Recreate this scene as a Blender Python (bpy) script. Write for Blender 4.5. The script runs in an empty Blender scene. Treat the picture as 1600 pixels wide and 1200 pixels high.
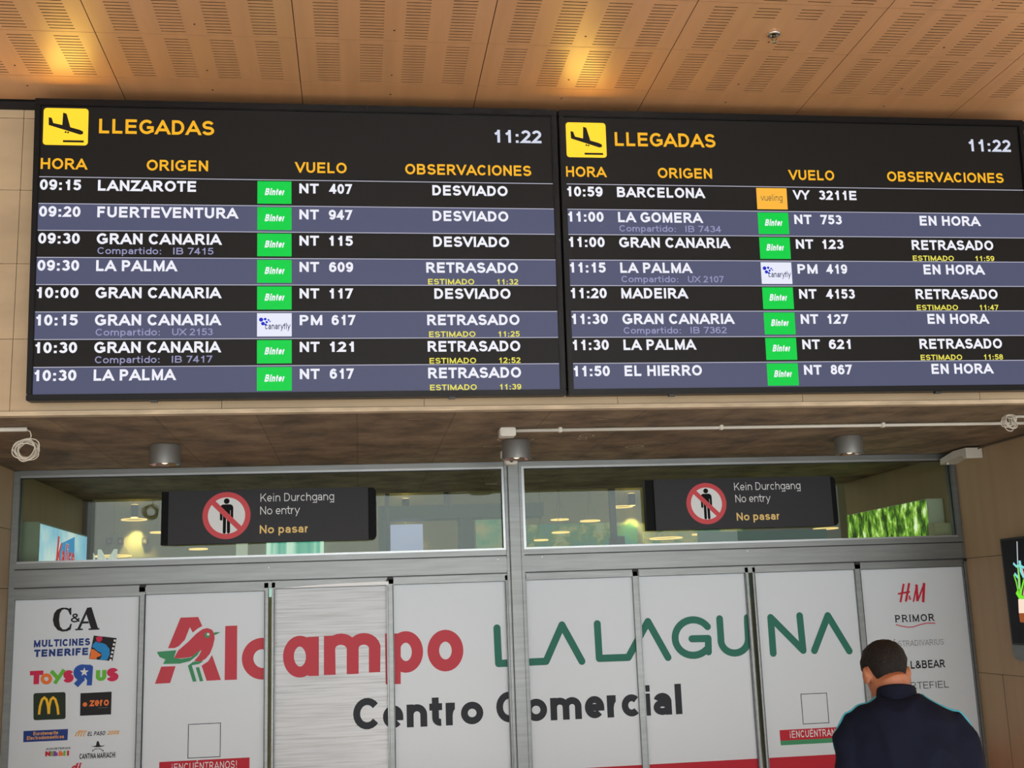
import bpy, bmesh, math, random
from mathutils import Vector, Matrix, geometry
from mathutils.bvhtree import BVHTree
random.seed(7)
PI = math.pi
C = bpy.context.scene.collection
HC = 1.90                       # camera height above the floor; shapes below are written with z measured from eye level

# ------------------------------------------------------------------ camera
YAW, PITCH, ROLL, FPX = math.radians(7.80235782), math.radians(11.08256092), math.radians(-2.05726038), 1804.738
_f = Vector((math.sin(YAW) * math.cos(PITCH), math.cos(YAW) * math.cos(PITCH), math.sin(PITCH)))
_r = _f.cross(Vector((0, 0, 1))).normalized()
_u = _r.cross(_f)
CR = math.cos(ROLL) * _r + math.sin(ROLL) * _u
CU = -math.sin(ROLL) * _r + math.cos(ROLL) * _u
cam = bpy.data.cameras.new('camera')
cam.sensor_fit = 'HORIZONTAL'
cam.sensor_width = 36.0
cam.lens = 36.0 * FPX / 1600.0
cam.clip_end = 200
cam_o = bpy.data.objects.new('camera', cam)
M = Matrix((CR, CU, -_f)).transposed().to_4x4()
M.translation = Vector((0, 0, HC))
cam_o.matrix_world = M
C.objects.link(cam_o)
bpy.context.scene.camera = cam_o

# ------------------------------------------------------------------ light
w = bpy.data.worlds.new('daylight')
bpy.context.scene.world = w
w.use_nodes = True
w.node_tree.nodes['Background'].inputs[0].default_value = (0.86, 0.94, 1.0, 1)
w.node_tree.nodes['Background'].inputs[1].default_value = 1.3
SZ_ = 1.12
def area(name, loc, rot, sx, sy, power, col):
    l = bpy.data.lights.new(name, 'AREA'); l.shape = 'RECTANGLE'; l.size = sx; l.size_y = sy
    l.energy = power; l.color = col
    o = bpy.data.objects.new(name, l); o.location = loc; o.rotation_euler = rot; C.objects.link(o); return o
area('facade_window_light', (1.5, -7.8, 2.6), (math.radians(90), 0, 0), 14, 4.0, 330, (0.93, 0.97, 1.0))
area('vestibule_fill', (1.2, 10.0, SZ_ + HC), (0, 0, 0), 5, 1.4, 34, (1.0, 0.96, 0.88))  # added fill without a fitting, lifts the walls and letters behind the glass
area('inner_hall_fill', (1.2, 13.2, 3.62), (0, 0, 0), 7, 2.6, 24, (1.0, 0.95, 0.74))  # added fill without a fitting, the closed hall would be dark
sun = bpy.data.lights.new('sun', 'SUN'); sun.energy = 13.0; sun.angle = math.radians(1.5); sun.color = (1.0, 0.98, 0.94)
sun_o = bpy.data.objects.new('sun', sun); sun_o.rotation_euler = (math.radians(68), 0, math.radians(6)); C.objects.link(sun_o)   # comes in low through the open facade behind the camera
vs = bpy.context.scene.view_settings
vs.view_transform = 'Standard'; vs.look = 'None'; vs.gamma = 1.0; vs.exposure = 0.0; vs.use_curve_mapping = False

# ------------------------------------------------------------------ geometry of sight, for placing traced outlines on their real planes
def ray(x, y):
    return CR * ((x - 800) / FPX) - CU * ((y - 600) / FPX) + _f
def on_y(x, y, Y): d = ray(x, y); return d * (Y / d.y)
def on_x(x, y, X): d = ray(x, y); return d * (X / d.x)
def on_z(x, y, Z): d = ray(x, y); return d * (Z / d.z)

# ------------------------------------------------------------------ materials
def lin(c):
    return tuple((v / 12.92 if v <= 0.04045 else ((v + 0.055) / 1.055) ** 2.4) for v in (c[0] / 255, c[1] / 255, c[2] / 255)) + (1,)
MATS = {}
def mat(name, col, rough=0.5, metal=0.0, emit=0.0, emit_col=None, spec=0.5, noise=None, bump=None, coat=0.0):
    """noise=(scale xyz, amount) varies the colour; bump=(scale, strength)"""
    if name in MATS: return MATS[name]
    m = bpy.data.materials.new(name); m.use_nodes = True
    nt = m.node_tree; b = nt.nodes['Principled BSDF']
    b.inputs['Base Color'].default_value = lin(col)
    b.inputs['Roughness'].default_value = rough
    b.inputs['Metallic'].default_value = metal
    b.inputs['Specular IOR Level'].default_value = spec
    b.inputs['Coat Weight'].default_value = coat; b.inputs['Coat Roughness'].default_value = .45
    if emit:
        b.inputs['Emission Color'].default_value = lin(emit_col or col)
        b.inputs['Emission Strength'].default_value = emit
    if noise or bump:
        tc = nt.nodes.new('ShaderNodeTexCoord'); mp = nt.nodes.new('ShaderNodeMapping')
        nt.links.new(tc.outputs['Object'], mp.inputs[0])
    if noise:
        sc, amt = noise
        mp.inputs['Scale'].default_value = sc
        n = nt.nodes.new('ShaderNodeTexNoise'); n.inputs['Scale'].default_value = 1; n.inputs['Detail'].default_value = 6
        nt.links.new(mp.outputs[0], n.inputs[0])
        r = nt.nodes.new('ShaderNodeValToRGB')
        c = lin(col)
        r.color_ramp.elements[0].position = 0.3; r.color_ramp.elements[1].position = 0.7
        r.color_ramp.elements[0].color = tuple(v * (1 - amt) for v in c[:3]) + (1,)
        r.color_ramp.elements[1].color = tuple(min(1, v * (1 + amt)) for v in c[:3]) + (1,)
        nt.links.new(n.outputs[0], r.inputs[0]); nt.links.new(r.outputs[0], b.inputs['Base Color'])
    if bump:
        n2 = nt.nodes.new('ShaderNodeTexNoise'); n2.inputs['Scale'].default_value = bump[0]; n2.inputs['Detail'].default_value = 5
        nt.links.new(tc.outputs['Object'], n2.inputs[0])
        bp = nt.nodes.new('ShaderNodeBump'); bp.inputs['Strength'].default_value = bump[1]; bp.inputs['Distance'].default_value = 0.01
        nt.links.new(n2.outputs[0], bp.inputs['Height']); nt.links.new(bp.outputs[0], b.inputs['Normal'])
    MATS[name] = m
    return m
def glow(name, col, s=1.0):       # a lit area of a screen: emits its colour, with the slight gloss of the screen surface
    return mat(name, (3, 3, 3), 0.4, 0, s, col, 0.12)

wood = mat('ceiling_wood', (202, 149, 101), 0.42, noise=((14, 0.9, 1), 0.07), spec=1.0, coat=0.4)
dark_void = mat('dark_void', (18, 13, 9), 0.9)
stone = mat('wall_stone', (176, 154, 122), 0.55, noise=((1.6, 1.6, 5), 0.12), bump=(9, 0.12))
stone_edge = mat('stone_edge', (196, 176, 146), 0.6, noise=((6, 6, 30), 0.22))
joint = mat('joint_dark', (104, 90, 72), 0.9)
panel_wood = mat('side_panel_wood', (172, 146, 110), 0.5, noise=((9, 9, 0.5), 0.06))
floor_m = mat('floor_tile', (190, 189, 186), 0.25, noise=((0.7, 0.7, 1), 0.08))
alu = mat('brushed_aluminium', (122, 126, 125), 0.4, 0.6, noise=((3, 3, 40), 0.10))
alu_light = mat('bright_aluminium', (168, 172, 172), 0.3, 0.7)
alu_dark = mat('dark_gasket', (26, 26, 26), 0.6)  # one even dark colour for gaskets, seals and caps
black = mat('black_plastic', (14, 15, 16), 0.42)
black_matt = mat('black_matt', (4, 4, 5), 0.6, spec=.15)
white_pl = mat('white_plastic', (216, 212, 200), 0.45)
film = mat('white_film', (212, 222, 228), 0.32, spec=0.4)
sign_grey = mat('sign_charcoal', (42, 42, 46), 0.5, spec=.25)
sign_white = mat('sign_white', (226, 228, 228), 0.5)
sign_red = mat('sign_red', (206, 58, 66), 0.5)
sign_yel = mat('sign_yellow', (236, 200, 116), 0.5)
lamp_metal = mat('lamp_grey_metal', (142, 142, 138), 0.42, 0.6)
chrome = mat('chrome', (225, 222, 214), 0.16, 1.0)
cable_m = mat('cable_white', (214, 206, 190), 0.5)
inner_wall = mat('inner_wall', (150, 144, 104), 0.6)
P = {                                # printing inks
 'red': mat('ink_red', (198, 70, 82), 0.5, spec=.2), 'bird_green': mat('ink_leaf_green', (66, 150, 104), 0.5, spec=.2),
 'green': mat('ink_deep_green', (46, 118, 100), 0.5, spec=.2), 'grey': mat('ink_charcoal', (38, 43, 49), 0.5, spec=.2),
 'black': mat('ink_black', (26, 26, 28), 0.5, spec=.2), 'navy': mat('ink_navy', (34, 62, 132), 0.5, spec=.2),
 'blue': mat('ink_blue', (38, 84, 170), 0.5, spec=.2), 'sky': mat('ink_sky', (36, 140, 208), 0.5, spec=.2),
 'orange': mat('ink_orange', (236, 124, 58), 0.5, spec=.2), 'lime': mat('ink_lime', (104, 188, 62), 0.5, spec=.2),
 'crimson': mat('ink_crimson', (206, 44, 84), 0.5, spec=.2), 'yellow': mat('ink_yellow', (246, 196, 44), 0.5, spec=.2),
 'gold': mat('ink_gold', (226, 168, 82), 0.5, spec=.2), 'white': mat('ink_white', (228, 229, 230), 0.5, spec=.2),
 'band': mat('ink_band_red', (190, 36, 54), 0.5, spec=.2), 'forest': mat('ink_forest', (34, 50, 36), 0.5, spec=.2),
 'purple': mat('ink_purple', (140, 72, 160), 0.5, spec=.2), 'hm': mat('ink_hm_red', (196, 40, 60), 0.5, spec=.2), 'thin': mat('ink_thin_grey', (92, 94, 98), 0.5, spec=.2),
}

# wood grain + concrete + film variants that need a few extra nodes
def concrete(name, col, dark):
    m = bpy.data.materials.new(name); m.use_nodes = True; nt = m.node_tree; b = nt.nodes['Principled BSDF']
    tc = nt.nodes.new('ShaderNodeTexCoord')
    mp = nt.nodes.new('ShaderNodeMapping'); mp.inputs['Scale'].default_value = (2.4, 2.2, 1); nt.links.new(tc.outputs['Object'], mp.inputs[0])
    n = nt.nodes.new('ShaderNodeTexNoise'); n.inputs['Scale'].default_value = 1.6; n.inputs['Detail'].default_value = 9; n.inputs['Roughness'].default_value = 0.62
    nt.links.new(mp.outputs[0], n.inputs[0])
    r = nt.nodes.new('ShaderNodeValToRGB'); r.color_ramp.elements[0].position = 0.32; r.color_ramp.elements[1].position = 0.72
    r.color_ramp.elements[0].color = lin(dark); r.color_ramp.elements[1].color = lin(col); nt.links.new(n.outputs[0], r.inputs[0])
    br = nt.nodes.new('ShaderNodeTexBrick'); br.inputs['Scale'].default_value = 1; br.inputs['Mortar Size'].default_value = 0.006
    br.inputs['Brick Width'].default_value = 1.3; br.inputs['Row Height'].default_value = 0.56
    br.inputs['Color1'].default_value = (1, 1, 1, 1); br.inputs['Color2'].default_value = (0.86, 0.86, 0.86, 1); br.inputs['Mortar'].default_value = (0.62, 0.62, 0.62, 1)
    mb_ = nt.nodes.new('ShaderNodeMapping'); mb_.inputs['Rotation'].default_value = (0, 0, math.radians(90)); nt.links.new(tc.outputs['Object'], mb_.inputs[0]); nt.links.new(mb_.outputs[0], br.inputs[0])
    mx = nt.nodes.new('ShaderNodeMix'); mx.data_type = 'RGBA'; mx.blend_type = 'MULTIPLY'; mx.inputs[0].default_value = 0.8
    nt.links.new(r.outputs[0], mx.inputs[6]); nt.links.new(br.outputs[0], mx.inputs[7]); nt.links.new(mx.outputs[2], b.inputs['Base Color'])
    b.inputs['Roughness'].default_value = 0.75
    bp = nt.nodes.new('ShaderNodeBump'); bp.inputs['Strength'].default_value = 0.25; bp.inputs['Distance'].default_value = 0.01
    nt.links.new(n.outputs[0], bp.inputs['Height']); nt.links.new(bp.outputs[0], b.inputs['Normal'])
    return m
soffit_m = concrete('board_marked_concrete', (164, 140, 108), (88, 74, 56))

def streak_film():               # the dull, streaked film of one leaf: streaks painted for blur and reflection of the moving leaf
    m = bpy.data.materials.new('motion_streak_film'); m.use_nodes = True; nt = m.node_tree; b = nt.nodes['Principled BSDF']
    tc = nt.nodes.new('ShaderNodeTexCoord'); mp = nt.nodes.new('ShaderNodeMapping'); mp.inputs['Scale'].default_value = (1.3, 1, 42)
    nt.links.new(tc.outputs['Object'], mp.inputs[0])
    n = nt.nodes.new('ShaderNodeTexNoise'); n.inputs['Scale'].default_value = 1.6; n.inputs['Detail'].default_value = 5; nt.links.new(mp.outputs[0], n.inputs[0])
    r = nt.nodes.new('ShaderNodeValToRGB'); r.color_ramp.elements[0].position = 0.33; r.color_ramp.elements[1].position = 0.56
    r.color_ramp.elements[0].color = lin((176, 182, 184)); r.color_ramp.elements[1].color = lin((206, 212, 216)); nt.links.new(n.outputs[0], r.inputs[0])
    nt.links.new(r.outputs[0], b.inputs['Base Color']); b.inputs['Roughness'].default_value = 0.3
    return m
film_streaked = streak_film()

def glass():
    m = bpy.data.materials.new('green_tinted_glass'); m.use_nodes = True; nt = m.node_tree
    for n in list(nt.nodes):
        if n.type != 'OUTPUT_MATERIAL': nt.nodes.remove(n)
    out = [n for n in nt.nodes if n.type == 'OUTPUT_MATERIAL'][0]
    t = nt.nodes.new('ShaderNodeBsdfTransparent'); t.inputs[0].default_value = (0.87, 0.91, 0.84, 1)
    g = nt.nodes.new('ShaderNodeBsdfGlossy'); g.inputs['Roughness'].default_value = 0.01; g.inputs[0].default_value = (0.9, 0.95, 0.95, 1)
    fr = nt.nodes.new('ShaderNodeFresnel'); fr.inputs[0].default_value = 1.42
    mx = nt.nodes.new('ShaderNodeMixShader')
    nt.links.new(fr.outputs[0], mx.inputs[0]); nt.links.new(t.outputs[0], mx.inputs[1]); nt.links.new(g.outputs[0], mx.inputs[2])
    nt.links.new(mx.outputs[0], out.inputs[0])
    return m
glass_m = glass()

def picture(name, scale, stops, strength, seed=0.0, detail=6):      # a lit picture or mural: colours from stretched noise
    m = bpy.data.materials.new(name); m.use_nodes = True; nt = m.node_tree; b = nt.nodes['Principled BSDF']
    tc = nt.nodes.new('ShaderNodeTexCoord'); mp = nt.nodes.new('ShaderNodeMapping'); mp.inputs['Scale'].default_value = scale; mp.inputs['Location'].default_value = (seed, seed, seed)
    nt.links.new(tc.outputs['Object'], mp.inputs[0])
    n = nt.nodes.new('ShaderNodeTexNoise'); n.inputs['Scale'].default_value = 1; n.inputs['Detail'].default_value = detail; n.inputs['Roughness'].default_value = 0.6
    nt.links.new(mp.outputs[0], n.inputs[0])
    r = nt.nodes.new('ShaderNodeValToRGB')
    while len(r.color_ramp.elements) < len(stops): r.color_ramp.elements.new(0.5)
    for e, (p, c) in zip(r.color_ramp.elements, stops): e.position = p; e.color = lin(c)
    nt.links.new(n.outputs[0], r.inputs[0]); nt.links.new(r.outputs[0], b.inputs['Base Color'])
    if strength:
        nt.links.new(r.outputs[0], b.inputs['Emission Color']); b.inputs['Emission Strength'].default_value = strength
    b.inputs['Roughness'].default_value = 0.4
    return m

# ------------------------------------------------------------------ mesh helpers
def inside(p, x, y):
    c = False
    for i in range(len(p)):
        (x0, y0), (x1, y1) = p[i-1], p[i]
        if (y0 > y) != (y1 > y) and x < (x1-x0)*(y-y0)/(y1-y0) + x0: c = not c
    return c
def hull(p):
    q = sorted(set((round(a, 7), round(b, 7)) for a, b in p))
    if len(q) < 3: return []
    def half(seq):
        o = []
        for c in seq:
            while len(o) > 1 and (o[-1][0]-o[-2][0])*(c[1]-o[-2][1]) - (o[-1][1]-o[-2][1])*(c[0]-o[-2][0]) <= 0: o.pop()
            o.append(c)
        return o[:-1]
    return half(q) + half(q[::-1])
ORG = {}
class MB:
    def __init__(s): s.v = []; s.f = []; s.m = []
    def add(s, vs, fs, mi=0):
        o = len(s.v); s.v += [Vector(p) for p in vs]; s.f += [tuple(i + o for i in f) for f in fs]; s.m += [mi] * len(fs); return s
    def box(s, x0, x1, y0, y1, z0, z1, mi=0):
        return s.add([(x0,y0,z0),(x1,y0,z0),(x1,y1,z0),(x0,y1,z0),(x0,y0,z1),(x1,y0,z1),(x1,y1,z1),(x0,y1,z1)],
                     [(3,2,1,0),(4,5,6,7),(0,1,5,4),(1,2,6,5),(2,3,7,6),(3,0,4,7)], mi)
    def lathe(s, prof, c, n=32, mi=0, axis='z', cap=True):
        vs = []
        for r, h in prof:
            for k in range(n):
                a = 2 * PI * k / n
                p = (r * math.cos(a), r * math.sin(a), h)
                if axis == 'y': p = (p[0], p[2], p[1])
                if axis == 'x': p = (p[2], p[0], p[1])
                vs.append(Vector(c) + Vector(p))
        fs = [(i*n+k, i*n+(k+1) % n, (i+1)*n+(k+1) % n, (i+1)*n+k) for i in range(len(prof)-1) for k in range(n)]
        if cap: fs += [tuple(range(n))[::-1], tuple((len(prof)-1)*n + k for k in range(n))]
        return s.add(vs, fs, mi)
    def tube(s, path, r, n=8, mi=0, closed=False):
        path = [Vector(p) for p in path]; L = len(path); vs = []
        up = Vector((0.13, 0.21, 0.97))
        for i, p in enumerate(path):
            a = path[(i-1) % L] if (closed or i > 0) else path[i]
            b = path[(i+1) % L] if (closed or i < L-1) else path[i]
            t = (b - a).normalized(); x = t.cross(up)
            if x.length < 1e-4: x = t.cross(Vector((1, 0, 0)))
            x.normalize(); y = t.cross(x); rr = r[i] if isinstance(r, (list, tuple)) else r
            for k in range(n): vs.append(p + rr * (math.cos(2*PI*k/n) * x + math.sin(2*PI*k/n) * y))
        m = L if closed else L - 1
        fs = [(i*n+k, i*n+(k+1) % n, ((i+1) % L)*n+(k+1) % n, ((i+1) % L)*n+k) for i in range(m) for k in range(n)]
        if not closed: fs += [tuple(range(n))[::-1], tuple((L-1)*n + k for k in range(n))]
        return s.add(vs, fs, mi)
    def rings(s, rs, n=24, mi=0, R=None):        # stacked ellipses: (z, cx, cy, rx, ry)
        vs = []
        for z, cx, cy, rx, ry in rs:
            for k in range(n):
                a = 2*PI*k/n; p = Vector((cx + rx*math.cos(a), cy + ry*math.sin(a), z)); vs.append(R @ p if R else p)
        L = len(rs)
        fs = [(i*n+k, i*n+(k+1) % n, (i+1)*n+(k+1) % n, (i+1)*n+k) for i in range(L-1) for k in range(n)]
        fs += [tuple(range(n))[::-1], tuple((L-1)*n+k for k in range(n))]
        return s.add(vs, fs, mi)
    def ball(s, c, r, n=16, mi=0, R=None):
        rx, ry, rz = r if isinstance(r, (tuple, list)) else (r, r, r)
        rs = [(math.sin(t)*rz, 0, 0, max(1e-4, math.cos(t))*rx, max(1e-4, math.cos(t))*ry) for t in [(-0.5 + i/10)*PI for i in range(11)]]
        T = Matrix.Translation(Vector(c)) @ (R.to_4x4() if R else Matrix.Identity(4))
        return s.rings(rs, n, mi, T)
    def polys(s, ps, f, mi=0):                    # flat 2-D polygons, merged into one clean outline, laid on a plane by f(u, v)
        v = []; fc = []
        for p in ps:
            if len(p) < 3: continue
            if len(p) == 4: p = hull(p)
            ar = sum(p[i-1][0]*p[i][1] - p[i][0]*p[i-1][1] for i in range(len(p)))
            if abs(ar) < 1e-9: continue
            if ar < 0: p = p[::-1]
            o = len(v); v += [Vector(q) for q in p]; fc.append(list(range(o, o+len(p))))
        if not v: return s
        cx = v[0].copy()
        r = geometry.delaunay_2d_cdt([(q - cx)*100 for q in v], [], fc, 0, 1e-4)
        cv = [[(v[i].x, v[i].y) for i in g_] for g_ in fc]
        bb = [(min(a for a, b in p), max(a for a, b in p), min(b for a, b in p), max(b for a, b in p)) for p in cv]
        rv = [(q.x/100 + cx.x, q.y/100 + cx.y) for q in r[0]]; keep = []
        for t in r[2]:
            x = sum(rv[i][0] for i in t)/3; y = sum(rv[i][1] for i in t)/3
            for p, q in zip(cv, bb):
                if q[0] <= x <= q[1] and q[2] <= y <= q[3] and inside(p, x, y): keep.append(tuple(t)); break
        return s.add([f(a, b) for a, b in rv], keep, mi)
    def build(s, name, mats, parent=None, loc=None, bevel=0.0, smooth=False, cat=None, label=None, group=None, kind=None):
        o0 = ORG[parent.name] if parent else Vector(loc or (0, 0, 0))
        me = bpy.data.meshes.new(name)
        me.from_pydata([tuple(p - o0) for p in s.v], [], s.f)
        if not isinstance(mats, (list, tuple)): mats = [mats]
        for m in mats: me.materials.append(m)
        for p, mi in zip(me.polygons, s.m): p.material_index = mi; p.use_smooth = smooth
        if bevel:
            bm = bmesh.new(); bm.from_mesh(me)
            bmesh.ops.bevel(bm, geom=bm.edges[:], offset=bevel, segments=2, affect='EDGES', clamp_overlap=True)
            bm.to_mesh(me); bm.free()
        o = bpy.data.objects.new(name, me); C.objects.link(o)
        if parent: o.parent = parent
        else: o.location = o0 + Vector((0, 0, HC))
        ORG[o.name] = o0
        tag(o, label, cat, group, kind)
        return o
def tag(o, label=None, cat=None, group=None, kind=None):
    if label: o['label'] = label
    if cat: o['category'] = cat
    if group: o['group'] = group
    if kind: o['kind'] = kind
    return o
def thing(name, loc, label, cat, group=None, kind=None):
    o = bpy.data.objects.new(name, None); C.objects.link(o); o.empty_display_size = 0.1
    o.location = Vector(loc) + Vector((0, 0, HC)); ORG[o.name] = Vector(loc)
    return tag(o, label, cat, group, kind)
def struct(mb, name, mats, label, cat, **k):
    return mb.build(name, mats, label=label, cat=cat, kind='structure', **k)

# ------------------------------------------------------------------ lettering: strokes -> flat polygons
def arc(cx, cy, rx, ry, a0, a1, n=None):
    n = n or max(4, int(abs(a1 - a0) / 15))
    return [(cx + rx*math.cos(math.radians(a0 + (a1-a0)*i/n)), cy + ry*math.sin(math.radians(a0 + (a1-a0)*i/n))) for i in range(n+1)]
def stroke(pts, wd, closed=False, e0=0.0, e1=0.0, limit=4.0):
    p = [Vector(a) for a in pts]
    q = [p[0]]
    for a in p[1:]:
        if (a - q[-1]).length > 1e-6: q.append(a)
    p = q
    if closed and (p[0] - p[-1]).length < 1e-6: p.pop()
    n = len(p)
    if not closed:
        if e0: p[0] = p[0] + (p[0] - p[1]).normalized() * e0
        if e1: p[-1] = p[-1] + (p[-1] - p[-2]).normalized() * e1
    h = wd / 2; L = []; R = []
    for i in range(n):
        d0 = (p[i] - p[i-1]).normalized() if (closed or i > 0) else None
        d1 = (p[(i+1) % n] - p[i]).normalized() if (closed or i < n-1) else None
        d0 = d0 or d1; d1 = d1 or d0
        n0 = Vector((-d0.y, d0.x)); n1 = Vector((-d1.y, d1.x)); m = n0 + n1
        if m.length < 1e-4: m = n0.copy()
        m.normalize(); k = min(limit, 1 / max(0.05, m.dot(n1)))
        L.append(p[i] + m*h*k); R.append(p[i] - m*h*k)
    out = []
    for i in range(n if closed else n-1):
        j = (i+1) % n; out.append([tuple(L[i]), tuple(R[i]), tuple(R[j]), tuple(L[j])])
    return out
def clip(ps, ax, lo, hi):
    for sign, lim in ((1, lo), (-1, hi)):
        res = []
        for p in ps:
            q = []
            for i in range(len(p)):
                a, b = p[i], p[(i+1) % len(p)]; da = sign*(a[ax]-lim); db = sign*(b[ax]-lim)
                if da >= 0: q.append(a)
                if da * db < 0:
                    t = da / (da - db); q.append((a[0]+(b[0]-a[0])*t, a[1]+(b[1]-a[1])*t))
            if len(q) >= 3: res.append(q)
        ps = res
    return ps
def tri(pts):                                    # a traced outline -> triangles
    v = [Vector((a, b, 0)) for a, b in pts]
    return [[pts[i] for i in t] for t in geometry.tessellate_polygon([v])]
def disc(cx, cy, rx, ry=None, n=24): return [arc(cx, cy, rx, ry or rx, 0, 360, n)[:-1]]
def rect(x0, y0, x1, y1): return [[(x0, y0), (x1, y0), (x1, y1), (x0, y1)]]
XH, DS = 0.725, -0.29
G = {}
def gl(ch, adv, sb, kind, *st): G[ch] = (adv/0.716, sb/0.716, kind, st)
def B(p): return ('bb', p)
def BX(p): return ('bx', p)
def XB(p): return ('xb', p)
def CL(p): return ('cl', p)
gl('A', .722, .005, 'C', [(0,0),(.5,1),(1,0)], B([(.18,.27),(.82,.27)]))
gl('B', .722, .07, 'C', [(0,0),(0,1)], B([(0,1),(.55,1)]+arc(.56,.765,.36,.235,90,-90)+[(0,.53)]), B([(0,.53),(.58,.53)]+arc(.6,.265,.4,.265,90,-90)+[(0,0)]))
gl('C', .722, .045, 'C', B(arc(.52,.5,.52,.5,38,322)))
gl('D', .722, .07, 'C', [(0,0),(0,1)], B([(0,1),(.4,1)]+arc(.42,.5,.58,.5,90,-90)+[(0,0)]))
gl('E', .667, .07, 'C', [(1,1),(0,1),(0,0),(1,0)], BX([(0,.52),(.92,.52)]))
gl('F', .611, .07, 'C', [(1,1),(0,1),(0,0)], BX([(0,.5),(.85,.5)]))
gl('G', .778, .045, 'C', B(arc(.5,.5,.5,.5,42,310)+[(.98,.16),(.98,.45),(.52,.45)]))
gl('H', .722, .07, 'C', [(0,0),(0,1)], [(1,0),(1,1)], B([(0,.52),(1,.52)]))
gl('I', .278, .068, 'C', [(.5,0),(.5,1)])
gl('J', .556, .03, 'C', XB([(1,1),(1,.3)]+arc(.5,.3,.5,.3,0,-185)))
gl('K', .722, .07, 'C', [(0,0),(0,1)], BX([(.04,.34),(.95,1)]), BX([(.36,.6),(1,0)]))
gl('L', .611, .07, 'C', [(0,1),(0,0),(1,0)])
gl('M', .833, .07, 'C', [(0,0),(0,1),(.5,0),(1,1),(1,0)])
gl('N', .722, .07, 'C', [(0,0),(0,1),(1,0),(1,1)])
gl('O', .778, .045, 'C', CL(arc(.5,.5,.5,.5,0,360)))
gl('P', .667, .07, 'C', [(0,0),(0,1)], B([(0,1),(.55,1)]+arc(.56,.73,.44,.27,90,-90)+[(0,.46)]))
gl('Q', .778, .045, 'C', CL(arc(.5,.5,.5,.5,0,360)), B([(.6,.28),(1.02,-.02)]))
gl('R', .722, .07, 'C', [(0,0),(0,1)], B([(0,1),(.52,1)]+arc(.54,.74,.38,.26,90,-90)+[(0,.48)]), BX([(.5,.48),(.98,0)]))
gl('S', .667, .045, 'C', B(arc(.5,.75,.46,.25,18,240)+[(.5,.51)]+arc(.5,.26,.5,.26,62,-165)))
gl('T', .611, .02, 'C', [(0,1),(1,1)], BX([(.5,1),(.5,0)]))
gl('U', .722, .07, 'C', [(0,1),(0,.36)]+arc(.5,.36,.5,.36,180,360)+[(1,1)])
gl('V', .667, .002, 'C', [(0,1),(.5,0),(1,1)])
gl('W', .944, .004, 'C', [(0,1),(.26,0),(.5,1),(.74,0),(1,1)])
gl('X', .667, .005, 'C', [(0,0),(1,1)], [(0,1),(1,0)])
gl('Y', .667, .005, 'C', XB([(0,1),(.5,.42)]), XB([(1,1),(.5,.42)]), BX([(.5,.46),(.5,0)]))
gl('Z', .611, .02, 'C', [(0,1),(1,1),(0,0),(1,0)])
gl('0', .556, .04, 'C', CL(arc(.5,.5,.5,.5,0,360)))
gl('1', .556, .075, 'C', [(.72,0),(.72,1)], B([(.78,.97),(.5,.82),(.04,.7)]))
gl('2', .556, .035, 'C', BX(arc(.5,.72,.48,.28,165,-32)+[(.02,0),(1,0)]))
gl('3', .556, .035, 'C', B(arc(.47,.765,.45,.235,155,-90)), B(arc(.48,.265,.52,.265,90,-160)))
gl('4', .556, .025, 'C', [(.72,0),(.72,1)], BX([(.72,1),(0,.26),(1,.26)]))
gl('5', .556, .035, 'C', XB([(.9,1),(.2,1),(.08,.5)]), B(arc(.48,.31,.52,.31,140,-158)))
gl('6', .556, .035, 'C', CL(arc(.5,.31,.5,.31,0,360)), B(arc(.54,.5,.54,.5,42,190)))
gl('7', .556, .035, 'C', [(0,1),(1,1),(.34,0)])
gl('8', .556, .035, 'C', CL(arc(.5,.77,.43,.23,0,360)), CL(arc(.5,.265,.5,.265,0,360)))
gl('9', .556, .035, 'C', CL(arc(.5,.69,.5,.31,0,360)), B(arc(.46,.5,.54,.5,222,370)))
gl(':', .333, .09, 'D', (.5, 0), (.5, .5)); gl('.', .278, .07, 'D', (.5, 0)); gl(' ', .278, 0, 'D')
gl('!', .333, .1, 'E', (.5, 0), [(.5,.34),(.5,1)]); gl('¡', .333, .1, 'E', (.5, .8), [(.5,0),(.5,.66)])
gl('&', .722, .03, 'C', B([(1,0),(.2,.72)]+arc(.42,.8,.25,.2,190,-40)+[(.14,.42)]+arc(.4,.24,.4,.24,140,330)+[(.95,.46)]))
gl('a', .556, .04, 'l', B(arc(.47,.66,.45,.34,165,0)+[(.93,.1)]), [(.93,.55),(.93,0)], CL(arc(.45,.28,.45,.28,0,360)))
gl('b', .611, .065, 'a', [(0,0),(0,9)], CL(arc(.5,.5,.5,.5,0,360)))
gl('c', .556, .04, 'l', B(arc(.52,.5,.52,.5,45,315)))
gl('d', .611, .045, 'a', [(1,0),(1,9)], CL(arc(.5,.5,.5,.5,0,360)))
gl('e', .556, .04, 'l', B([(.02,.48),(1,.48)]+arc(.5,.5,.5,.5,0,318)))
gl('f', .333, .02, 'a', BX([(.95,9)]+[(.42,8.6),(.38,0)]), B([(-.5,1),(1.3,1)]))
gl('g', .611, .045, 'g', CL(arc(.5,.5,.5,.5,0,360)), XB([(1,1),(1,-8)]+[(.85,-9),(.5,-9.2),(.1,-8.8)]))
gl('h', .611, .065, 'a', [(0,0),(0,9)], BX(arc(.5,.55,.5,.45,180,0)+[(1,0)]))
gl('i', .278, .065, 'a', [(.5,0),(.5,1)], ('dot', .5))
gl('j', .278, .065, 'g', [(.5,1),(.5,-9)], ('dot', .5))
gl('k', .556, .065, 'a', [(0,0),(0,9)], B([(.04,.36),(1.05,1.2)]), B([(.36,.6),(1.1,-.2)]))
gl('l', .278, .068, 'a', [(.5,0),(.5,9)])
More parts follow.
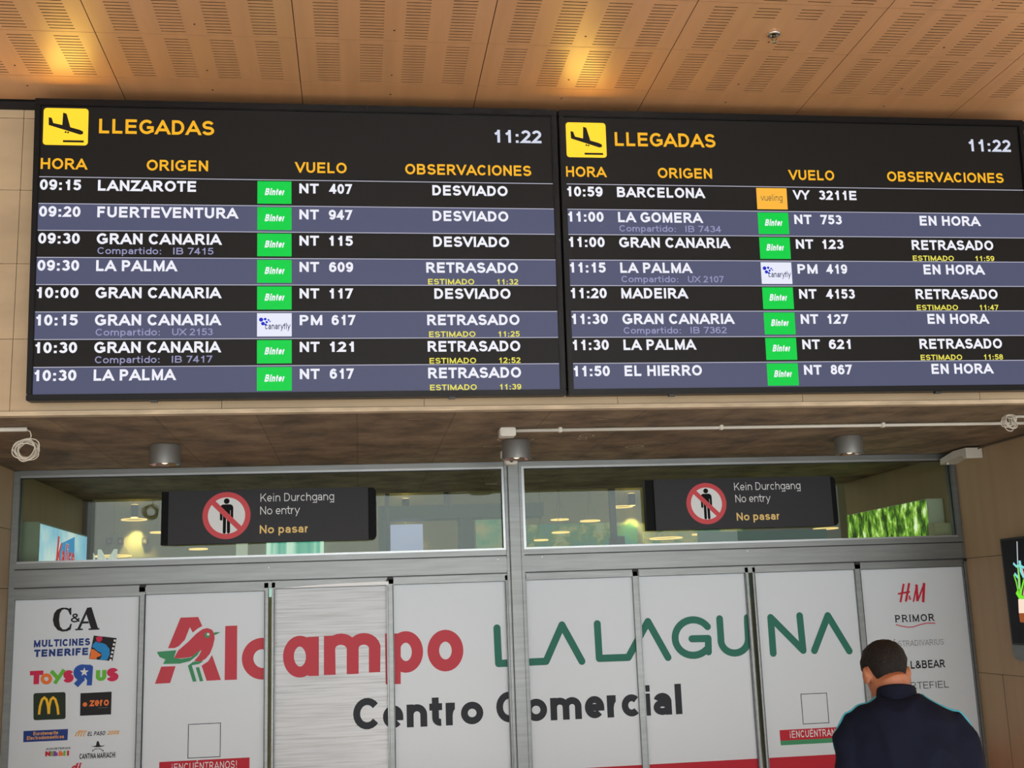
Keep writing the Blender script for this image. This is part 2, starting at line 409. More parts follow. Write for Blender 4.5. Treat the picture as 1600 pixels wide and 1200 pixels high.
gl('m', .889, .065, 'l', [(0,0),(0,1)], BX(arc(.25,.6,.25,.4,180,0)+[(.5,0)]), BX(arc(.75,.6,.25,.4,180,0)+[(1,0)]))
gl('n', .611, .065, 'l', [(0,0),(0,1)], BX(arc(.5,.55,.5,.45,180,0)+[(1,0)]))
gl('o', .611, .04, 'l', CL(arc(.5,.5,.5,.5,0,360)))
gl('p', .611, .065, 'g', [(0,1),(0,-9)], CL(arc(.5,.5,.5,.5,0,360)))
gl('q', .611, .045, 'g', [(1,1),(1,-9)], CL(arc(.5,.5,.5,.5,0,360)))
gl('r', .40, .055, 'l', [(0,0),(0,1)], B(arc(.95,.3,.95,.7,172,82)))
gl('s', .556, .035, 'l', B(arc(.5,.745,.44,.255,18,240)+[(.5,.51)]+arc(.5,.255,.48,.255,62,-165)))
gl('t', .37, .01, 'a', B([(.35,9.1),(.35,.35)]+arc(.95,.3,.6,.3,180,280)), B([(-.4,1),(1.2,1)]))
gl('u', .611, .065, 'l', BX([(0,1.3),(0,.45)]+arc(.5,.45,.5,.45,180,360)+[(1,1)]), [(1,0),(1,1)])
gl('v', .556, .005, 'l', [(0,1),(.5,0),(1,1)])
gl('w', .778, .005, 'l', [(0,1),(.26,0),(.5,1),(.74,0),(1,1)])
gl('x', .556, .01, 'l', [(0,0),(1,1)], [(0,1),(1,0)])
gl('y', .556, .005, 'g', B([(-.04,1.2),(.5,.05)]), [(1,1),(.3,-9)])
gl('z', .5, .02, 'l', [(0,1),(1,1),(0,0),(1,0)])
ACC = {'É': 'E', 'í': 'i', 'é': 'e', 'ñ': 'n', 'Á': 'A'}
def glyph(ch, wt, serif=0):
    acc = ch in ACC; base = ACC.get(ch, ch)
    adv, sb, kind, st = G[base]; h = wt/2; W = adv - 2*sb; out = []
    X = lambda t: sb + h + (W - wt)*t
    if kind in 'DE':
        for s in st:
            if isinstance(s, tuple): out += rect(adv/2-h*1.05, s[1], adv/2+h*1.05, s[1]+2*h*1.0)
            else: out += rect(adv/2-h, s[0][1], adv/2+h, s[1][1])
        return out, adv
    if kind == 'C': Y = lambda t: h + (1-wt)*t
    else:
        def Y(t):
            if t > 5: return (1-h) + (t-9)*0.25
            if t < -5: return DS + h - (t+9)*0.25
            return h + (XH-wt)*t
    lo, hi = {'C': (0, 1), 'l': (0, XH), 'a': (0, 1), 'g': (DS, XH)}[kind]
    for s in st:
        fl, pts = ('xx', s) if isinstance(s, list) else s
        if fl == 'dot':
            out += rect(X(pts)-h*1.02, 1-wt*.95, X(pts)+h*1.02, 1); continue
        q = [(X(a), Y(b)) for a, b in pts]
        def ext(a, b):
            return h if (abs(a[0]-b[0]) < 1e-6 or abs(a[1]-b[1]) < 1e-6) else 1.7*h
        ps = stroke(q, wt, fl == 'cl', ext(q[0], q[1]) if fl[0] == 'x' else 0, ext(q[-1], q[-2]) if fl[1] == 'x' else 0)
        out += clip(ps, 1, lo, hi)
        if serif and fl != 'cl':
            for a, b in ((q[0], q[1]), (q[-1], q[-2])):
                if abs(a[0]-b[0]) < abs(a[1]-b[1])*.75 and (abs(a[1]-h) < .02 or abs(a[1]-(1-h)) < .02):
                    y0 = 0 if a[1] < .5 else 1-serif
                    out += rect(a[0]-h-.09, y0, a[0]+h+.09, y0+serif)
    if acc:
        top = 1.08 if base.isupper() else 1.0
        if base == 'n': out += rect(adv*.25, .86, adv*.75, .97)
        else: out += [[(adv*.42, top), (adv*.62, top), (adv*.8, top+.2), (adv*.58, top+.2)]]
    return out, adv
def text(s, x0, y0, cap, wt=0.2, width=None, x1=None, shear=0.0, slope=0.0, gap=0.0, serif=0):
    """flat polygons of a line of lettering whose baseline starts at x0, y0; fitted to width or x1"""
    x = 0.0; out = []
    for ch in s:
        ps, adv = glyph(ch, wt, serif)
        out += [[(a + x, b) for a, b in p] for p in ps]; x += adv + gap
    mn = min(a for p in out for a, b in p); mx = max(a for p in out for a, b in p)
    if x1 is not None: width = x1 - x0
    kx = (width / (mx - mn)) if width else cap
    return [[(x0 + (a - mn)*kx + shear*b*cap, y0 + b*cap + slope*(a - mn)*kx) for a, b in p] for p in out]
def round_stroke(pts, wd):
    out = []
    for a, b in zip(pts, pts[1:]):
        if math.hypot(a[0]-b[0], a[1]-b[1]) > 1e-4: out += stroke([a, b], wd)
    for p in pts: out += disc(p[0], p[1], wd/2, n=20)
    return out

# ================================================================== THE SETTING
CZ = 2.944            # ceiling, above eye level
SZ = 1.125            # soffit over the doors
FY = 6.45             # plane of the wall the boards hang on
DY = 8.80             # plane of the doors
XL, XR = -2.48, 4.80  # side walls of the door recess

mb = MB(); mb.box(-25, 28, -32, 17, -HC-0.1, -HC)
struct(mb, 'floor', floor_m, 'pale polished floor of the arrivals hall', 'floor')

# ceiling: 1.0 x 0.505 m wooden panels with four groups of fifteen slots each
mb = MB()
PX0, PW, PY0, PD = -1.296, 1.0, 6.115, 0.505
gx = [(0.100, 0.222), (0.329, 0.451), (0.558, 0.680), (0.787, 0.909)]
T = 0.0015
def slab(x0, x1, y0, y1, mi=0):
    mb.box(x0, x1, y0, y1, CZ, CZ+T, mi)
SX0, SX1 = -5, 9
rows = 6
for i in range(SX0, SX1):
    x0 = PX0 + i*PW + 0.0022; x1 = PX0 + (i+1)*PW - 0.0022
    slab(x0, x1, PY0+0.0022, 6.42)                                        # plain strip against the wall
    for r in range(rows):
        yb = PY0 - r*PD - 0.002; yf = PY0 - (r+1)*PD + 0.002
        cur = x0
        for k, (a, b) in enumerate(gx):
            ga, gb = PX0+i*PW+a, PX0+i*PW+b
            slab(cur, ga, yf, yb); cur = gb
            n = 15; s0 = yb - 0.031; pitch = 0.0303; sw = 0.0085
            y = yb; 
            for j in range(n):
                if i == 3 and r == 1 and k in (1, 2) and 4 <= j < 11: continue
                yc = s0 - j*pitch
                slab(ga, gb, yc + sw/2, y); y = yc - sw/2
            slab(ga, gb, yf, y)
        slab(cur, x1, yf, yb)
        for (sx, sy) in ((0.505, 0.115),):                                  # sunk screw heads
            mb.lathe([(0.0055, 0), (0.0055, 0.001)], (PX0+i*PW+sx, yb-sy, CZ-0.0012), 8, 1)
    mb.lathe([(0.0055, 0), (0.0055, 0.001)], (PX0+i*PW+0.505, PY0+0.125, CZ-0.0012), 8, 1)
yend = PY0 - rows*PD
mb.box(-10, 13, -8, yend-0.004, CZ, CZ+T)
mb.box(-10, PX0+SX0*PW-0.003, yend, 6.42, CZ, CZ+T)
mb.box(PX0+SX1*PW+0.003, 13, yend, 6.42, CZ, CZ+T)
mb.box(-10, 13, -8, FY+0.4, CZ+0.06, CZ+0.1, 1)
struct(mb, 'ceiling', [wood, dark_void], 'brown wooden ceiling panels with groups of dark slots', 'ceiling')

# stone-clad wall over the doors, with tile joints, and the side wings down to the floor
mb = MB()
def tiles(x0, x1, z0, z1, tw, th, xo, zo):
    xs = [x0] + [xo + k*tw for k in range(-12, 14) if x0+.02 < xo + k*tw < x1-.02] + [x1]
    zs = [z0] + [zo + k*th for k in range(-8, 9) if z0+.02 < zo + k*th < z1-.02] + [z1]
    for a, b in zip(xs, xs[1:]):
        for c, d in zip(zs, zs[1:]): mb.box(a+.0015, b-.0015, FY, FY+.03, c+.0015, d-.0015)
tiles(-10, 13, 1.150, 2.895, 1.12, 0.43, -1.862, 1.552)
tiles(-10, XL-.02, -HC, 1.150, 1.12, 0.62, -1.862, 1.552)
tiles(XR+.02, 13, -HC, 1.150, 1.12, 0.62, -1.862, 1.552)
mb.box(-10, 13, FY+.012, FY+.35, 1.150, 2.9, 1); mb.box(-10, 13, FY-.02, FY+.3, 2.893, 2.936, 2)  # upper bar is coloured dark for the shade in the gap below the ceiling
mb.box(-10, XL-.02, FY+.012, FY+.3, -HC, 1.15, 1); mb.box(XR+.02, 13, FY+.012, FY+.3, -HC, 1.15, 1)
struct(mb, 'wall_front', [stone, joint, dark_void], 'beige stone clad wall behind the arrivals boards', 'wall')
mb = MB(); mb.box(-10, 13, FY-.012, FY+.05, 1.124, 1.148)
struct(mb, 'trim_1', stone_edge, 'pale chipped stone edge below the arrivals boards', 'trim')

# concrete soffit over the door recess, in front of and behind the glass, with old chalk rings
mb = MB(); mb.box(XL-.2, XR+.2, FY+.02, 10.95, SZ, SZ+.25)
def ring_mark(px, py, rx, ry, wob, n=26, wd=.006, a1=360):
    c = on_z(px, py, SZ); pts = []
    for k in range(n):
        a = math.radians(a1*k/n); j = 1 + wob*(random.random()-.5)
        pts.append((c.x + rx*j*math.cos(a), c.y + ry*j*math.sin(a)))
    mb.polys(stroke(pts, wd, closed=(a1 == 360)), lambda a, b: (a, b, SZ-.0008), 1)
ring_mark(992, 698, .066, .066, .18); ring_mark(996, 697, .03, .03, .5, 12, .004)
ring_mark(917, 681, .05, .06, .6, 14, .005); ring_mark(910, 685, .03, .05, .7, 10, .005)
ring_mark(806, 686, .12, .12, .12, 30, .008, 200); ring_mark(770, 697, .05, .04, .7, 12, .006)
for px, py in ((400, 668), (420, 665), (345, 655), (650, 655), (940, 655), (955, 652), (885, 716), (350, 662)):
    c = on_z(px, py, SZ); a = random.uniform(-.2, .2)
    mb.polys(stroke([(c.x-.04, c.y-a*.04), (c.x+.04, c.y+a*.04)], .005), lambda a, b: (a, b, SZ-.0008), 1)
struct(mb, 'soffit', [soffit_m, mat('chalk_mark', (224, 208, 182), .9)], 'dark board-marked concrete soffit above the entrance doors', 'soffit')

# side walls of the recess: wood-veneer panels with joints
def side_wall(name, X, sgn, m, zs, ys, lab):
    mb = MB()
    yy = [FY+.02] + ys + [10.95]; zz = [-HC] + zs + [SZ]
    for a, b in zip(yy, yy[1:]):
        for c, d in zip(zz, zz[1:]):
            mb.box(min(X, X+sgn*.03), max(X, X+sgn*.03), a+.0018, b-.0018, c+.0018, d-.0018)
    mb.box(min(X+sgn*.012, X+sgn*.15), max(X+sgn*.012, X+sgn*.15), FY+.05, 10.95, -HC, SZ, 1)
    if sgn > 0: mb.box(X-.0006, X+.01, 8.408, 8.412, -HC, -.606, 1)
    struct(mb, name, [m, mat('joint_black', (34, 27, 20), .9)], lab, 'wall')
side_wall('wall_left', XL, -1, panel_wood, [-.61, .278, .698], [8.86], 'plain panelled wall on the left of the doors')
side_wall('wall_right', XR, 1, panel_wood, [-.605, .278], [7.2, 8.86], 'tan wood panelled wall right of the doors')

# ---------------------------------------------------------------- entrance frame
mb = MB()
mb.box(-2.478, -2.432, 8.76, 8.86, -HC, 1.12); mb.box(4.778, 4.798, 8.76, 8.86, -HC, 1.12); mb.box(4.758, 4.79, 8.757, 8.86, .42, 1.12)
mb.box(-2.44, 4.79, 8.76, 8.86, 1.085, 1.123)
mb.box(-2.44, 4.79, 8.755, 8.86, .405, .452)                # transom
mb.box(-2.44, 4.79, 8.765, 8.88, .262, .405)
mb.box(-2.44, 4.79, 8.757, 8.80, .278, .290)
mb.box(-2.47, 4.795, 8.762, 8.80, .222, .274)
fr = struct(mb, 'trim_2', alu, 'grey aluminium frame around the glazed entrance', 'frame', bevel=.003)
mb = MB(); mb.box(1.135, 1.222, 8.72, 8.90, -HC, 1.122); mb.box(1.112, 1.137, 8.745, 8.88, -HC, 1.12); mb.box(1.220, 1.247, 8.745, 8.88, -HC, 1.12)
mb.build('mullion', alu, fr, bevel=.004)
mb = MB()
for a, b in ((1.1365, 1.1395), (1.2175, 1.2205)): mb.box(a, b, 8.7195, 8.75, -HC, 1.12)
mb.box(-2.44, 1.12, 8.7535, 8.76, .4055, .4125); mb.box(1.24, 4.79, 8.7535, 8.76, .4055, .4125)
mb.box(-2.44, 1.12, 8.7555, 8.76, .2755, .2815); mb.box(1.24, 4.79, 8.7555, 8.76, .2755, .2815)
for x in (-1.548, .234, 2.1, 3.887, 4.8): mb.box(x-.021, x+.021, 8.748, 8.77, .258, .277)
mb.build('gasket', alu_dark, fr)
for a, b in ((-2.437, 1.128), (1.229, 4.775)):
    mb = MB(); mb.box(a, b, 8.756, 8.77, .293, .399); mb.build('header_panel', alu, fr, bevel=.003)
mb = MB()
for px, py in ((420, 887), (778, 874), (847, 870), (1168, 861)):
    c = on_y(px, py, 8.756); mb.lathe([(.004, 0), (.004, .003)], (c.x, 8.753, c.z), 10, 0, 'y')
mb.build('screw', white_pl, fr)

# transom windows
for n, (x0, x1) in enumerate(((-2.436, 1.094), (1.268, 4.760))):
    mb = MB(); mb.box(x0, x1, 8.80, 8.806, .455, 1.09)
    wd = struct(mb, 'window_%d' % (n+1), glass_m, ['wide clear transom window above the left doors', 'wide clear transom window above the right doors'][n], 'window')
    mb = MB(); t = .022
    mb.box(x0-t, x1+t, 8.765, 8.81, 1.071, 1.071+t); mb.box(x0-t, x1+t, 8.765, 8.81, .467-t, .467)
    mb.box(x0-t, x0, 8.765, 8.81, .467, 1.071); mb.box(x1, x1+t, 8.765, 8.81, .467, 1.071)
    mb.build('window_bead', alu_light, wd, bevel=.003)
    mb = MB(); g = .006
    mb.box(x0, x1, 8.792, 8.808, 1.071-g, 1.072); mb.box(x0, x0+g, 8.792, 8.808, .467, 1.071); mb.box(x1-g, x1, 8.792, 8.808, .467, 1.071)
    mb.build('seal', alu_dark, wd)

# ---------------------------------------------------------------- the prints that run across the door leaves
PY = 8.788
def D(px, py): p = on_y(px, py, PY); return (p.x, p.z)
def cA(x, y): return D(x/4, 900 + y/4)
def cB(x, y): return D(210 + x/3.8095, 890 + y/3.8095)
def cC(x, y): return D(600 + x/3.7512, 880 + y/3.7512)
def cD(x, y): return D(980 + x/3.6368, 870 + y/3.6368)
def cE(x, y): return D(1280 + x/3.528, 860 + y/3.528)
def tr(f, pts): return tri([f(*p) for p in pts])
def el(f, cx, cy, rx, ry, a0=0, a1=360, n=None): return [f(a, b) for a, b in arc(cx, cy, rx, ry, a0, a1, n)]
def dlen(f, x0, y0, n): a = Vector(f(x0, y0)); b = Vector(f(x0+n, y0)); return (b-a).length
def dtext(f, s, x0, y0, x1, y1, cap, wt=.2, **k):
    a = f(x0, y0); b = f(x1, y1); c = f(x0, y0-cap)
    return text(s, a[0], a[1], abs(c[1]-a[1]), wt, x1=b[0], slope=0.0, **k)
ART = []                                             # (part name, ink, polygons)
def art(n, ink, ps): ART.append((n, ink, ps))
# bird emblem
art('bird_emblem', 'red', tr(cB, [(200,468),(275,286),(380,282),(404,336),(375,352),(348,375),(330,343),(300,418),(265,455),(240,467)]))
art('bird_emblem', 'red', tr(cB, [(122,680),(160,578),(245,575),(213,675)]))
art('bird_emblem', 'red', tr(cB, [(400,572),(440,545),(462,508),(515,657),(430,662)]))
art('bird_emblem', 'red', tr(cB, [(235,527),(262,480),(320,430),(370,380),(405,355),(435,348),(462,358),(475,380),(478,410),(468,455),(450,500),(425,530),(395,548),(355,545),(385,510),(400,478),(370,505),(330,522),(280,528)]))
art('bird_emblem', 'bird_green', tr(cB, [(133,490),(160,487),(250,480),(235,525),(280,531),(335,523),(394,476),(375,510),(330,545),(270,560),(170,562),(185,535),(150,520)]))
art('bird_emblem', 'bird_green', tr(cB, [(318,572),(350,548),(412,545),(385,562),(342,570),(370,665),(348,668)]))
art('bird_emblem', 'bird_green', tr(cB, [(365,583),(385,580),(410,663),(390,666)]))
art('bird_emblem', 'bird_green', tr(cB, [(470,378),(483,372),(512,373),(490,385),(478,390)]))
art('bird_emblem', 'bird_green', [el(cB, 434, 390, 16, 17)[:-1]])
art('bird_emblem', 'white', [el(cB, 439, 385, 8, 8)[:-1]])
# heavy red letters
def heavy(f, st, wd): art('red_lettering', 'red', stroke([f(*p) for p in st], dlen(f, st[0][0], st[0][1], wd)))
def ringl(f, cx, cy, rx, ry, wd): art('red_lettering', 'red', stroke(el(f, cx, cy, rx, ry, n=36), dlen(f, cx, cy, wd), closed=True))
art('red_lettering', 'red', tr(cB, [(541,336),(612,333),(610,655),(537,658)]))
art('red_lettering', 'red', stroke(el(cB, 762, 530, 88, 90, 48, 312, 30), dlen(cB, 762, 530, 68)))
ringl(cB, 985, 518, 68, 92, 64); art('red_lettering', 'red', tr(cB, [(1030,402),(1098,398),(1098,632),(1034,634)]))
art('red_lettering', 'red', tr(cB, [(1128,395),(1194,393),(1198,626),(1128,628)]))
art('red_lettering', 'red', tr(cB, [(1264,450),(1335,450),(1335,620),(1264,623)]))
art('red_lettering', 'red', tr(cB, [(1396,450),(1465,450),(1463,610),(1396,613)]))
heavy(cB, arc(1230, 474, 68, 60, 180, 360), 66); heavy(cB, arc(1366, 470, 66, 58, 180, 360), 68)
art('red_lettering', 'red', tr(cC, [(6,412),(88,412),(98,470),(98,708),(10,710)]))
ringl(cC, 128, 520, 68, 88, 66); ringl(cC, 360, 512, 71, 87, 68)
# green monoline letters
def gline(pts): art('green_lettering', 'green', round_stroke(pts, 0.0535))
apex2 = cD(118, 368)
gline([cC(662,380), cC(672,588), cC(950,575), cC(1043,362), cC(1160,575)])
gline([cC(1250,355), cC(1262,558), cC(1432,552), apex2, cD(232,572)])
gline(el(cD, 375, 459, 103, 101, -38, -318, 26) + [cD(462,540), cD(460,464), cD(368,466)])
gline([cD(525,352), cD(533,470)] + el(cD, 610, 470, 78, 77, 180, 0, 14) + [cD(688,470), cD(682,346)])
gline([cD(722,346), cD(731,440), cD(727,482)])
gline([cD(830,548), cD(815,345), cD(1000,532), cD(980,335)])
gline([cD(1064,533), cD(1140,334), cD(1262,535)])
# charcoal line
a = D(552, 1141); b = D(1066.5, 1115.5); ch_ = D(1055, 1068.5)
art('grey_lettering', 'grey', text('Centro Comercial', a[0], (a[1]+b[1])/2, abs(ch_[1]-b[1])*1.0, .225, x1=b[0], gap=-.035))
# small banners, square outlines (left empty) and bottom band
def banner(f, x, y0, y1, wpx, tx, ty, tcap, full):
    a = f(x, y0); b = f(x, y1); ww = .625
    art('banner', 'band', rect(a[0], b[1], a[0]+ww, a[1])); 
    art('banner', 'bird_green', rect(a[0], b[1]-.033, a[0]+ww, b[1]))
    t = f(tx, ty); art('banner', 'white', text('¡ENCUÉNTRANOS!', t[0], t[1], tcap, .15, x1=t[0]+.45, gap=.05))
banner(cD, 866, 985, 1046, 480, 926, 1030, .052, 1)
a = cB(148, 1160); zb = cD(866, 985)[1]
art('banner', 'band', rect(a[0], zb-.092, a[0]+.625, zb)); art('banner', 'bird_green', rect(a[0], zb-.125, a[0]+.625, zb-.092))
art('banner', 'white', text('¡ENCUÉNTRANOS!', cB(222,1190)[0], zb-.068, .052, .13, x1=cB(222,1190)[0]+.45, gap=.05))
for f, q in ((cB, (322,922,510,1113)), (cD, (987,781,1147,943))):
    a = f(q[0], (q[1]+q[1])/2); b = f(q[2], q[3]); s = stroke([(a[0],a[1]),(b[0],a[1]),(b[0],b[1]),(a[0],b[1])], .0045, closed=True); art('square_outline', 'black', s)
art('red_band', 'band', rect(-2.6, -HC+.12, 5, -1.162))
# shop names, left panel
def serif_cap_a(f):
    art('shop_name', 'black', tr(f, [(545,198),(572,195),(612,325),(622,326),(622,335),(553,338),(553,329),(568,327),(540,240),(502,328),(518,330),(518,338),(470,340),(470,331),(484,329)]))
    art('shop_name', 'black', tr(f, [(512,285),(552,283),(556,296),(508,298)]))
art('shop_name', 'black', tr(cA, [(446,243),(437,243),(425,215),(405,207),(388,212),(374,235),(369,275),(375,315),(392,334),(412,333),(432,318),(441,298),(449,299),(442,335),(420,345),(390,348),(360,338),(338,310),(330,275),(337,235),(355,211),(385,198),(415,198),(432,204),(440,198),(446,198)]))
serif_cap_a(cA)
art('shop_name', 'black', dtext(cA, '&', 442, 291, 500, 291, 56, .16))
art('cinema_logo', 'navy', dtext(cA, 'MULTICINES', 211, 446, 563, 432, 45, .25))
art('cinema_logo', 'navy', dtext(cA, 'TENERIFE', 212, 507, 550, 495, 46, .26))
art('cinema_logo', 'black', tr(cA, [(586,372),(729,388),(703,532),(556,518)]))
art('cinema_logo', 'sky', tr(cA, [(575,445),(582,425),(600,408),(618,418),(640,418),(662,428),(684,455),(686,490),(672,520),(660,527),(622,523),(636,500),(632,480),(610,470),(590,452)]))
art('cinema_logo', 'orange', tr(cA, [(567,455),(590,460),(612,478),(633,490),(628,500),(605,508),(603,520),(558,516),(567,490)]))
art('cinema_logo', 'crimson', tr(cA, [(600,385),(618,376),(638,380),(640,398),(622,416),(604,405)]))
for k in range(6):
    x = 718 - k*5.2; y = 396 + k*24.5
    art('cinema_logo', 'white', tr(cA, [(x-6,y),(x+7,y+2),(x+5,y+15),(x-8,y+13)]))
def toy(ch, ink, x0, y0, x1, cap, wt=.33): art('toy_shop_logo', ink, dtext(cA, ch, x0, y0, x1, y0, cap, wt))
toy('T', 'crimson', 184, 678, 268, 84); 
art('toy_shop_logo', 'orange', stroke(el(cA, 290, 643, 25, 24), dlen(cA, 290, 643, 22), closed=True))
art('toy_shop_logo', 'lime', stroke([cA(326,600), cA(362,640)], dlen(cA, 330, 620, 24), e0=.01)); art('toy_shop_logo', 'lime', stroke([cA(396,592), cA(342,672)], dlen(cA, 330, 620, 24), e0=.01))
toy('s', 'crimson', 394, 668, 460, 108); toy('U', 'lime', 598, 657, 664, 68); toy('S', 'crimson', 666, 660, 740, 84)
art('toy_shop_logo', 'blue', stroke([cA(566,562), cA(558,684)], dlen(cA, 560, 600, 32)))
art('toy_shop_logo', 'blue', stroke([cA(570,572), cA(520,570)] + el(cA, 512, 604, 36, 34, 90, 270, 10) + [cA(556,640)], dlen(cA, 500, 600, 34)))
art('toy_shop_logo', 'blue', disc(*cA(520,604), dlen(cA, 500, 600, 34)))
art('toy_shop_logo', 'blue', stroke([cA(520,636), cA(474,684)], dlen(cA, 500, 600, 36)))
art('toy_shop_logo', 'white', tri([cA(527 + (29 if k % 2 == 0 else 12)*math.sin(k*PI/5), 600 - (29 if k % 2 == 0 else 12)*math.cos(k*PI/5)) for k in range(10)]))
def rrect(f, x0, y0, x1, y1, r, tl=0):
    pts = arc(x1-r, y0+r, r, r, -90, 0, 5) + arc(x1-r, y1-r, r, r, 0, 90, 5) + arc(x0+r, y1-r, r, r, 90, 180, 5) + arc(x0+r, y0+r, r, r, 180, 270, 5)
    return [f(a, b - tl*(a-x0)) for a, b in pts]
art('burger_logo', 'forest', [rrect(cA, 209, 733, 410, 902, 14, .04)])
for cx in (277, 332):
    sg = -1 if cx == 277 else 1
    pts = [(cx-sg*27, 862), (cx-sg*24, 815), (cx-sg*14, 772), (cx, 760), (cx+sg*14, 772), (cx+sg*27, 815), (cx+sg*33, 866)]
    art('burger_logo', 'yellow', stroke([cA(a, b) for a, b in pts], dlen(cA, 300, 800, 15)))
art('fashion_logo', 'black', tr(cA, [(503,733),(698,723),(694,865),(500,874)]))
art('fashion_logo', 'orange', dtext(cA, 'zero', 556, 815, 680, 808, 52, .2)); art('fashion_logo', 'orange', disc(*cA(531,803), dlen(cA, 530, 800, 14)))
art('fashion_logo', 'thin', rect(*cA(614,826), *cA(674,820)))
art('appliance_shop_banner', 'navy', tr(cA, [(147,969),(425,956),(422,1026),(145,1039)]))
art('appliance_shop_banner', 'gold', dtext(cA, 'Eurotenerife', 208, 996, 363, 990, 22, .2)); art('appliance_shop_banner', 'gold', dtext(cA, 'Electrodomésticos', 168, 1025, 400, 1015, 23, .2))
for k in range(4): art('shoe_shop_logo', 'gold', stroke([cA(470+k*17, 1003), cA(480+k*16, 980), cA(502+k*13, 965)], dlen(cA, 500, 980, 7)))
art('shoe_shop_logo', 'black', dtext(cA, 'EL PASO', 546, 1000, 655, 997, 26, .2, shear=.2)); art('shoe_shop_logo', 'gold', dtext(cA, '2000', 668, 993, 742, 990, 25, .22, shear=.2))
art('cantina_logo', 'black', dtext(cA, 'CANTINA MARIACHI', 496, 1145, 720, 1136, 34, .2))
art('cantina_logo', 'black', tr(cA, [(569,1062),(580,1067),(612,1070),(645,1065),(656,1055),(640,1061),(625,1058),(618,1036),(612,1030),(605,1036),(600,1059),(585,1064)]))
for sg in (-1, 1): art('cantina_logo', 'black', stroke([cA(612+sg*2, 1083), cA(612+sg*12, 1078), cA(612+sg*22, 1085), cA(612+sg*32, 1095), cA(612+sg*35, 1086)], dlen(cA, 600, 1080, 4)))
art('toy_store_name', 'black', dtext(cA, 'JUGUETERIAS', 284, 1088, 440, 1083, 12, .2))
for ch, ink, x in (('N','hm',282),('i','lime',318),('k','purple',332),('k','orange',366),('i','lime',396),('i','hm',418)):
    art('toy_store_name', ink, dtext(cA, ch, x, 1128-(x-280)*.03, x+(34 if ch != 'i' else 13), 1128, 32, .3))
art('shop_name_cut', 'hm', text('di', cA(440,1222)[0], cA(440,1222)[1], .055, .25, width=.06, shear=.25))
# shop names, right panel
art('fashion_store_name', 'hm', stroke([cE(466,184), cE(448,286)], dlen(cE, 460, 200, 11))); art('fashion_store_name', 'hm', stroke([cE(496,180), cE(478,282)], dlen(cE, 460, 200, 12)))
art('fashion_store_name', 'hm', stroke([cE(434,240), cE(500,228)], dlen(cE, 460, 200, 9)))
for p_, q_, w_ in (((519,284),(538,188),8), ((536,188),(542,280),14), ((542,280),(580,180),9), ((578,180),(573,286),14)): art('fashion_store_name', 'hm', stroke([cE(*p_), cE(*q_)], dlen(cE, 460, 200, w_)))
art('fashion_store_name', 'hm', dtext(cE, '&', 492, 273, 508, 273, 24, .2))
p1 = cE(418, 395); art('perfumery_name', 'black', dtext(cE, 'PRIMOR', 418, 397, 637, 388, 40, .17, serif=.07, gap=.1))
for x in (424, 441, 473, 497, 534, 577, 606): pass
art('perfumery_name', 'hm', stroke([cE(422,409), cE(455,418), cE(490,424), cE(520,421), cE(560,408), cE(595,401), cE(640,401)], dlen(cE, 420, 409, 4.5)))
art('boutique_name', 'thin', dtext(cE, 'STRADIVARIUS', 437, 529, 688, 524, 30, .085, serif=.045, gap=.06)); art('boutique_name', 'thin', dtext(cE, 'Á', 400, 529, 430, 529, 30, .09))
art('denim_shop_name', 'black', dtext(cE, 'PULL&BEAR', 412, 657, 697, 648, 44, .18))
art('tailor_shop_name', 'black', dtext(cE, 'CORTEFIEL', 428, 769, 716, 763, 38, .1))

# ---------------------------------------------------------------- door leaves
leaves = [  # outer x0, x1, film x0, x1, film top, label
 (-2.440, -1.531, -2.443, -1.570, .198, 'leftmost fixed door panel listing shop names in many colours'),
 (-1.529, -.657, -1.532, -.682, .206, 'sliding door leaf with the red letter A and green bird emblem'),
 (-.632, .214, -.612, .207, .218, 'sliding door leaf, its motion blur painted as streaks, with the red letters a and m'),
 (.216, 1.112, .252, 1.098, .220, 'fixed door panel left of the centre mullion with red letters p and o'),
 (1.247, 2.119, 1.250, 2.082, .222, 'fixed door panel right of the centre mullion with green L and A'),
 (2.121, 2.996, 2.124, 2.974, .222, 'sliding door leaf with the green letters G and U'),
 (3.030, 3.864, 3.048, 3.866, .222, 'sliding door leaf with the green letters N and A beside an empty square'),
 (3.866, 4.778, 3.908, 4.775, .219, 'rightmost fixed door panel listing shop names, behind the man'),
]
